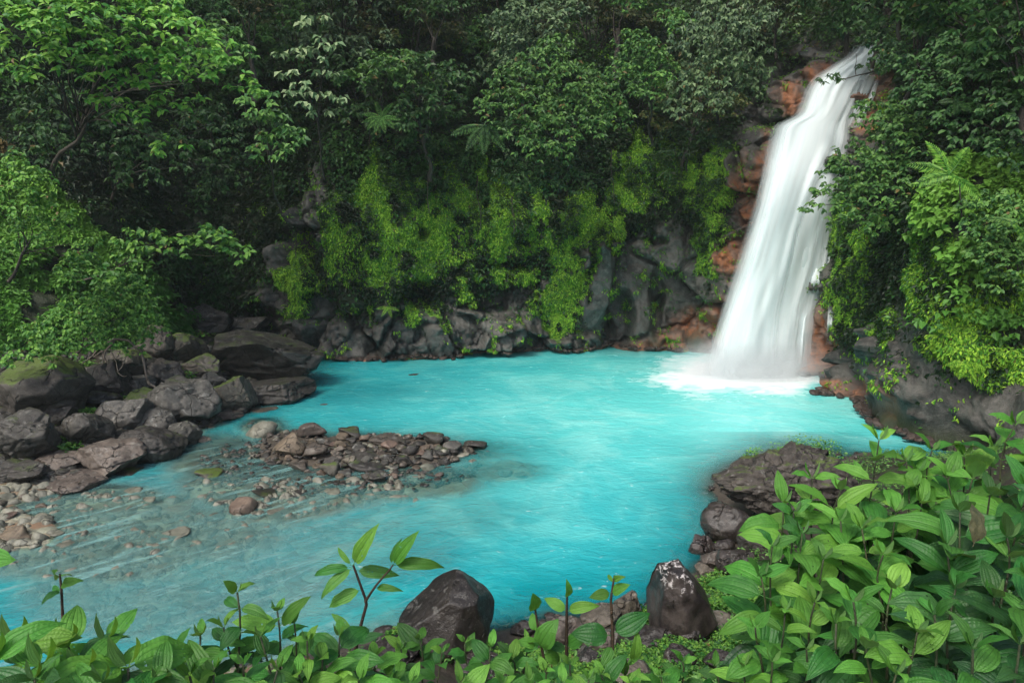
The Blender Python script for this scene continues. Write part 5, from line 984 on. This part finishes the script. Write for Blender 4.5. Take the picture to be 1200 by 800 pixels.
for i, (tips, L, l) in enumerate([([(440, 770, 2.1), (455, 792, 2.1)], .13, 'low plant right of the foot of the tall seedling'), ([(492, 750, 2.4), (518, 764, 2.3), (470, 760, 2.4)], .13, 'pale leaved low plant under the dome boulder'),
        ([(545, 752, 2.5), (574, 760, 2.4)], .12, 'low plant right below the dome boulder edge'), ([(600, 772, 2.5), (618, 755, 2.6)], .11, 'low plant left of the first thin seedling'), ([(640, 786, 2.4), (668, 778, 2.4)], .13, 'broad low plant between the thin seedlings'),
        ([(705, 790, 2.4), (735, 780, 2.5)], .13, 'low plant at the foot of the taller thin seedling'), ([(800, 775, 2.6), (775, 792, 2.5)], .11, 'light young plant with narrow leaves in the ground cover'), ([(838, 780, 2.3), (860, 795, 2.2)], .11, 'light young plant left of the lower bush leaves'),
        ([(40, 796, 1.25), (120, 800, 1.25), (190, 800, 1.4)], .15, 'dark leaves along the bottom edge at the far left'), ([(420, 797, 1.8), (480, 800, 1.9), (590, 800, 2.1), (540, 800, 2.0)], .13, 'leaves along the bottom edge under the tall seedling'),
        ([(660, 800, 2.1), (740, 800, 2.2), (690, 796, 2.1), (620, 797, 2.1)], .13, 'leaves along the bottom edge under the thin seedlings')]):
    shrub('leafy_plant', l, tips, L, 40 + i, 4, .045, ('young', 'mid', 'mid') if i != 8 else ('mid', 'dark', 'mid'), LG, cat='plant', rise=40, low=5)
# seedlings one picks out, leaf by leaf: (u, v) of stem nodes and of leaf tips
def seedling(label, stem_px, Yv, leaves, thick=.006, mat=None, twig=(), narrow=1.0):
    P = [at(u, v, Yv) for u, v in stem_px]; g = ground_at(P[-1][0], P[-1][1]); P.append(g - [0, 0, .03]) if g[2] < P[-1][2] else None
    B = P[-1]; t = thing('seedling', label, 'plant', B, LG)
    tt = np.linspace(0, len(P) - 1, 24); path = np.stack([np.interp(tt, range(len(P)), [p[k] for p in P]) for k in range(3)], 1)
    V, F = tube(path - B, np.linspace(thick * .6, thick * 1.3, 24), 6, 3, .2); link('stem', mesh_from('stem', V, F, [mat or DSTEM]), t)
    for tw in twig:
        V, F = tube(bend(at(*tw[0], Yv) - B, at(*tw[1], Yv - .03) - B, 8, .01, 2), np.linspace(thick * .8, thick * .45, 8), 5); link('stem', mesh_from('stem', V, F, [mat or DSTEM]), t)
    for k, (a, b, tone, sh_) in enumerate(leaves):
        p = at(*a, Yv); q = at(*b, Yv + [-.05, .04, -.02][k % 3]); L = np.linalg.norm(q - p); o_ = put_leaf(t, B, p, q - p, (.15 * (-1) ** k, -.75, .7), L * .93, tone, sh_); o_.scale[0] *= narrow
    return t
seedling('tall seedling with long pointed light green leaves standing before the blue shallows', [(414, 662), (430, 706), (418, 750), (414, 790)], 2.2,
    [((414, 662), (443, 616), 'young', 0), ((412, 662), (392, 640), 'young', 3), ((412, 664), (360, 672), 'mid', 1), ((414, 664), (372, 700), 'mid', 0), ((416, 668), (468, 674), 'mid', 2), ((424, 690), (378, 712), 'mid', 4), ((460, 662), (490, 624), 'young', 0), ((458, 662), (468, 628), 'young', 3),
     ((460, 662), (524, 660), 'young', 1), ((440, 688), (470, 690), 'mid', 1), ((412, 740), (388, 716), 'mid', 0), ((416, 752), (450, 742), 'dark', 2)], .0065, None, [((428, 705), (460, 662))], .62)
seedling('thin seedling with two round heart-like leaves, leftmost of the three before the water', [(626, 706), (632, 745), (640, 785)], 2.6, [((627, 716), (624, 694), 'young', 2), ((628, 740), (622, 716), 'young', 4), ((633, 752), (612, 762), 'mid', 0), ((632, 760), (648, 726), 'mid', 4), ((636, 766), (662, 772), 'young', 4), ((632, 756), (606, 748), 'young', 0)])
seedling('thin seedling with a pair of pale leaves spread like wings, middle of the three', [(665, 686), (664, 718), (664, 760)], 2.6, [((665, 700), (664, 682), 'young', 3), ((664, 716), (638, 698), 'young', 0), ((664, 716), (702, 704), 'young', 3), ((664, 756), (690, 742), 'mid', 2), ((664, 762), (640, 752), 'mid', 0)])
seedling('taller thin seedling with a spider-like tip and one big oval leaf, rightmost of the three', [(720, 674), (716, 700), (718, 745), (718, 790)], 2.5, [((719, 680), (730, 673), 'young', 3), ((719, 682), (710, 672), 'young', 3), ((716, 694), (690, 700), 'young', 2), ((716, 694), (738, 686), 'young', 0), ((718, 742), (762, 718), 'mid', 2), ((716, 744), (668, 742), 'mid', 4), ((718, 756), (704, 782), 'mid', 2),
    ((718, 770), (742, 790), 'young', 3), ((742, 775), (745, 740), 'young', 3)])
seedling('slim upright stem with small olive leaves left of the bright leaf, lower left', [(70, 672), (72, 690), (74, 735)], 1.7, [((70, 676), (60, 666), 'mid', 3), ((70, 676), (84, 672), 'young', 3), ((71, 686), (92, 678), 'young', 1), ((72, 692), (46, 704), 'mid', 1), ((72, 690), (56, 698), 'mid', 3)], .004)
seedling('single bright leaf poking in at the left edge', [(-16, 668), (-18, 720)], 1.5, [((-16, 662), (7, 650), 'young', 4), ((-18, 680), (-30, 650), 'mid', 0)], .004)
# dead curled leaf caught in the bush
me = LEAFV['dark', 4]; DEAD = rock_mat('dead_leaf', (0.03, 0.04, 0.015), (0.13, 0.12, 0.05), rough=.6, scale=6)
o = link('dead_leaf', me, None, at(1140, 640, 1.85), label='curled dead leaf hanging in the right bush', category='leaf'); o.material_slots[0].link = 'OBJECT'; o.material_slots[0].material = DEAD; o.scale = (.13, .13, .13); o.rotation_euler = (1.3, .4, .3)

# the faint moisture in the air of the gorge
mt = bpy.data.materials.new('haze'); mt.use_nodes = True; tr_ = mt.node_tree; tr_.nodes.clear(); ou = tr_.nodes.new('ShaderNodeOutputMaterial'); pv_ = tr_.nodes.new('ShaderNodeVolumePrincipled')
pv_.inputs['Color'].default_value = (.93, .97, 1, 1); pv_.inputs['Density'].default_value = .0006; pv_.inputs['Anisotropy'].default_value = .3; tr_.links.new(pv_.outputs[0], ou.inputs['Volume'])
V = np.array([(x, y, z) for x in (-71, 61) for y in (-31, 81) for z in (-4, 42)], float); F = np.array([(0, 1, 3, 2), (4, 6, 7, 5), (0, 4, 5, 1), (2, 3, 7, 6), (0, 2, 6, 4), (1, 5, 7, 3)])
link('haze', mesh_from('haze', V, F, [mt], smooth=False), kind='stuff', label='faint mist in the air of the gorge')
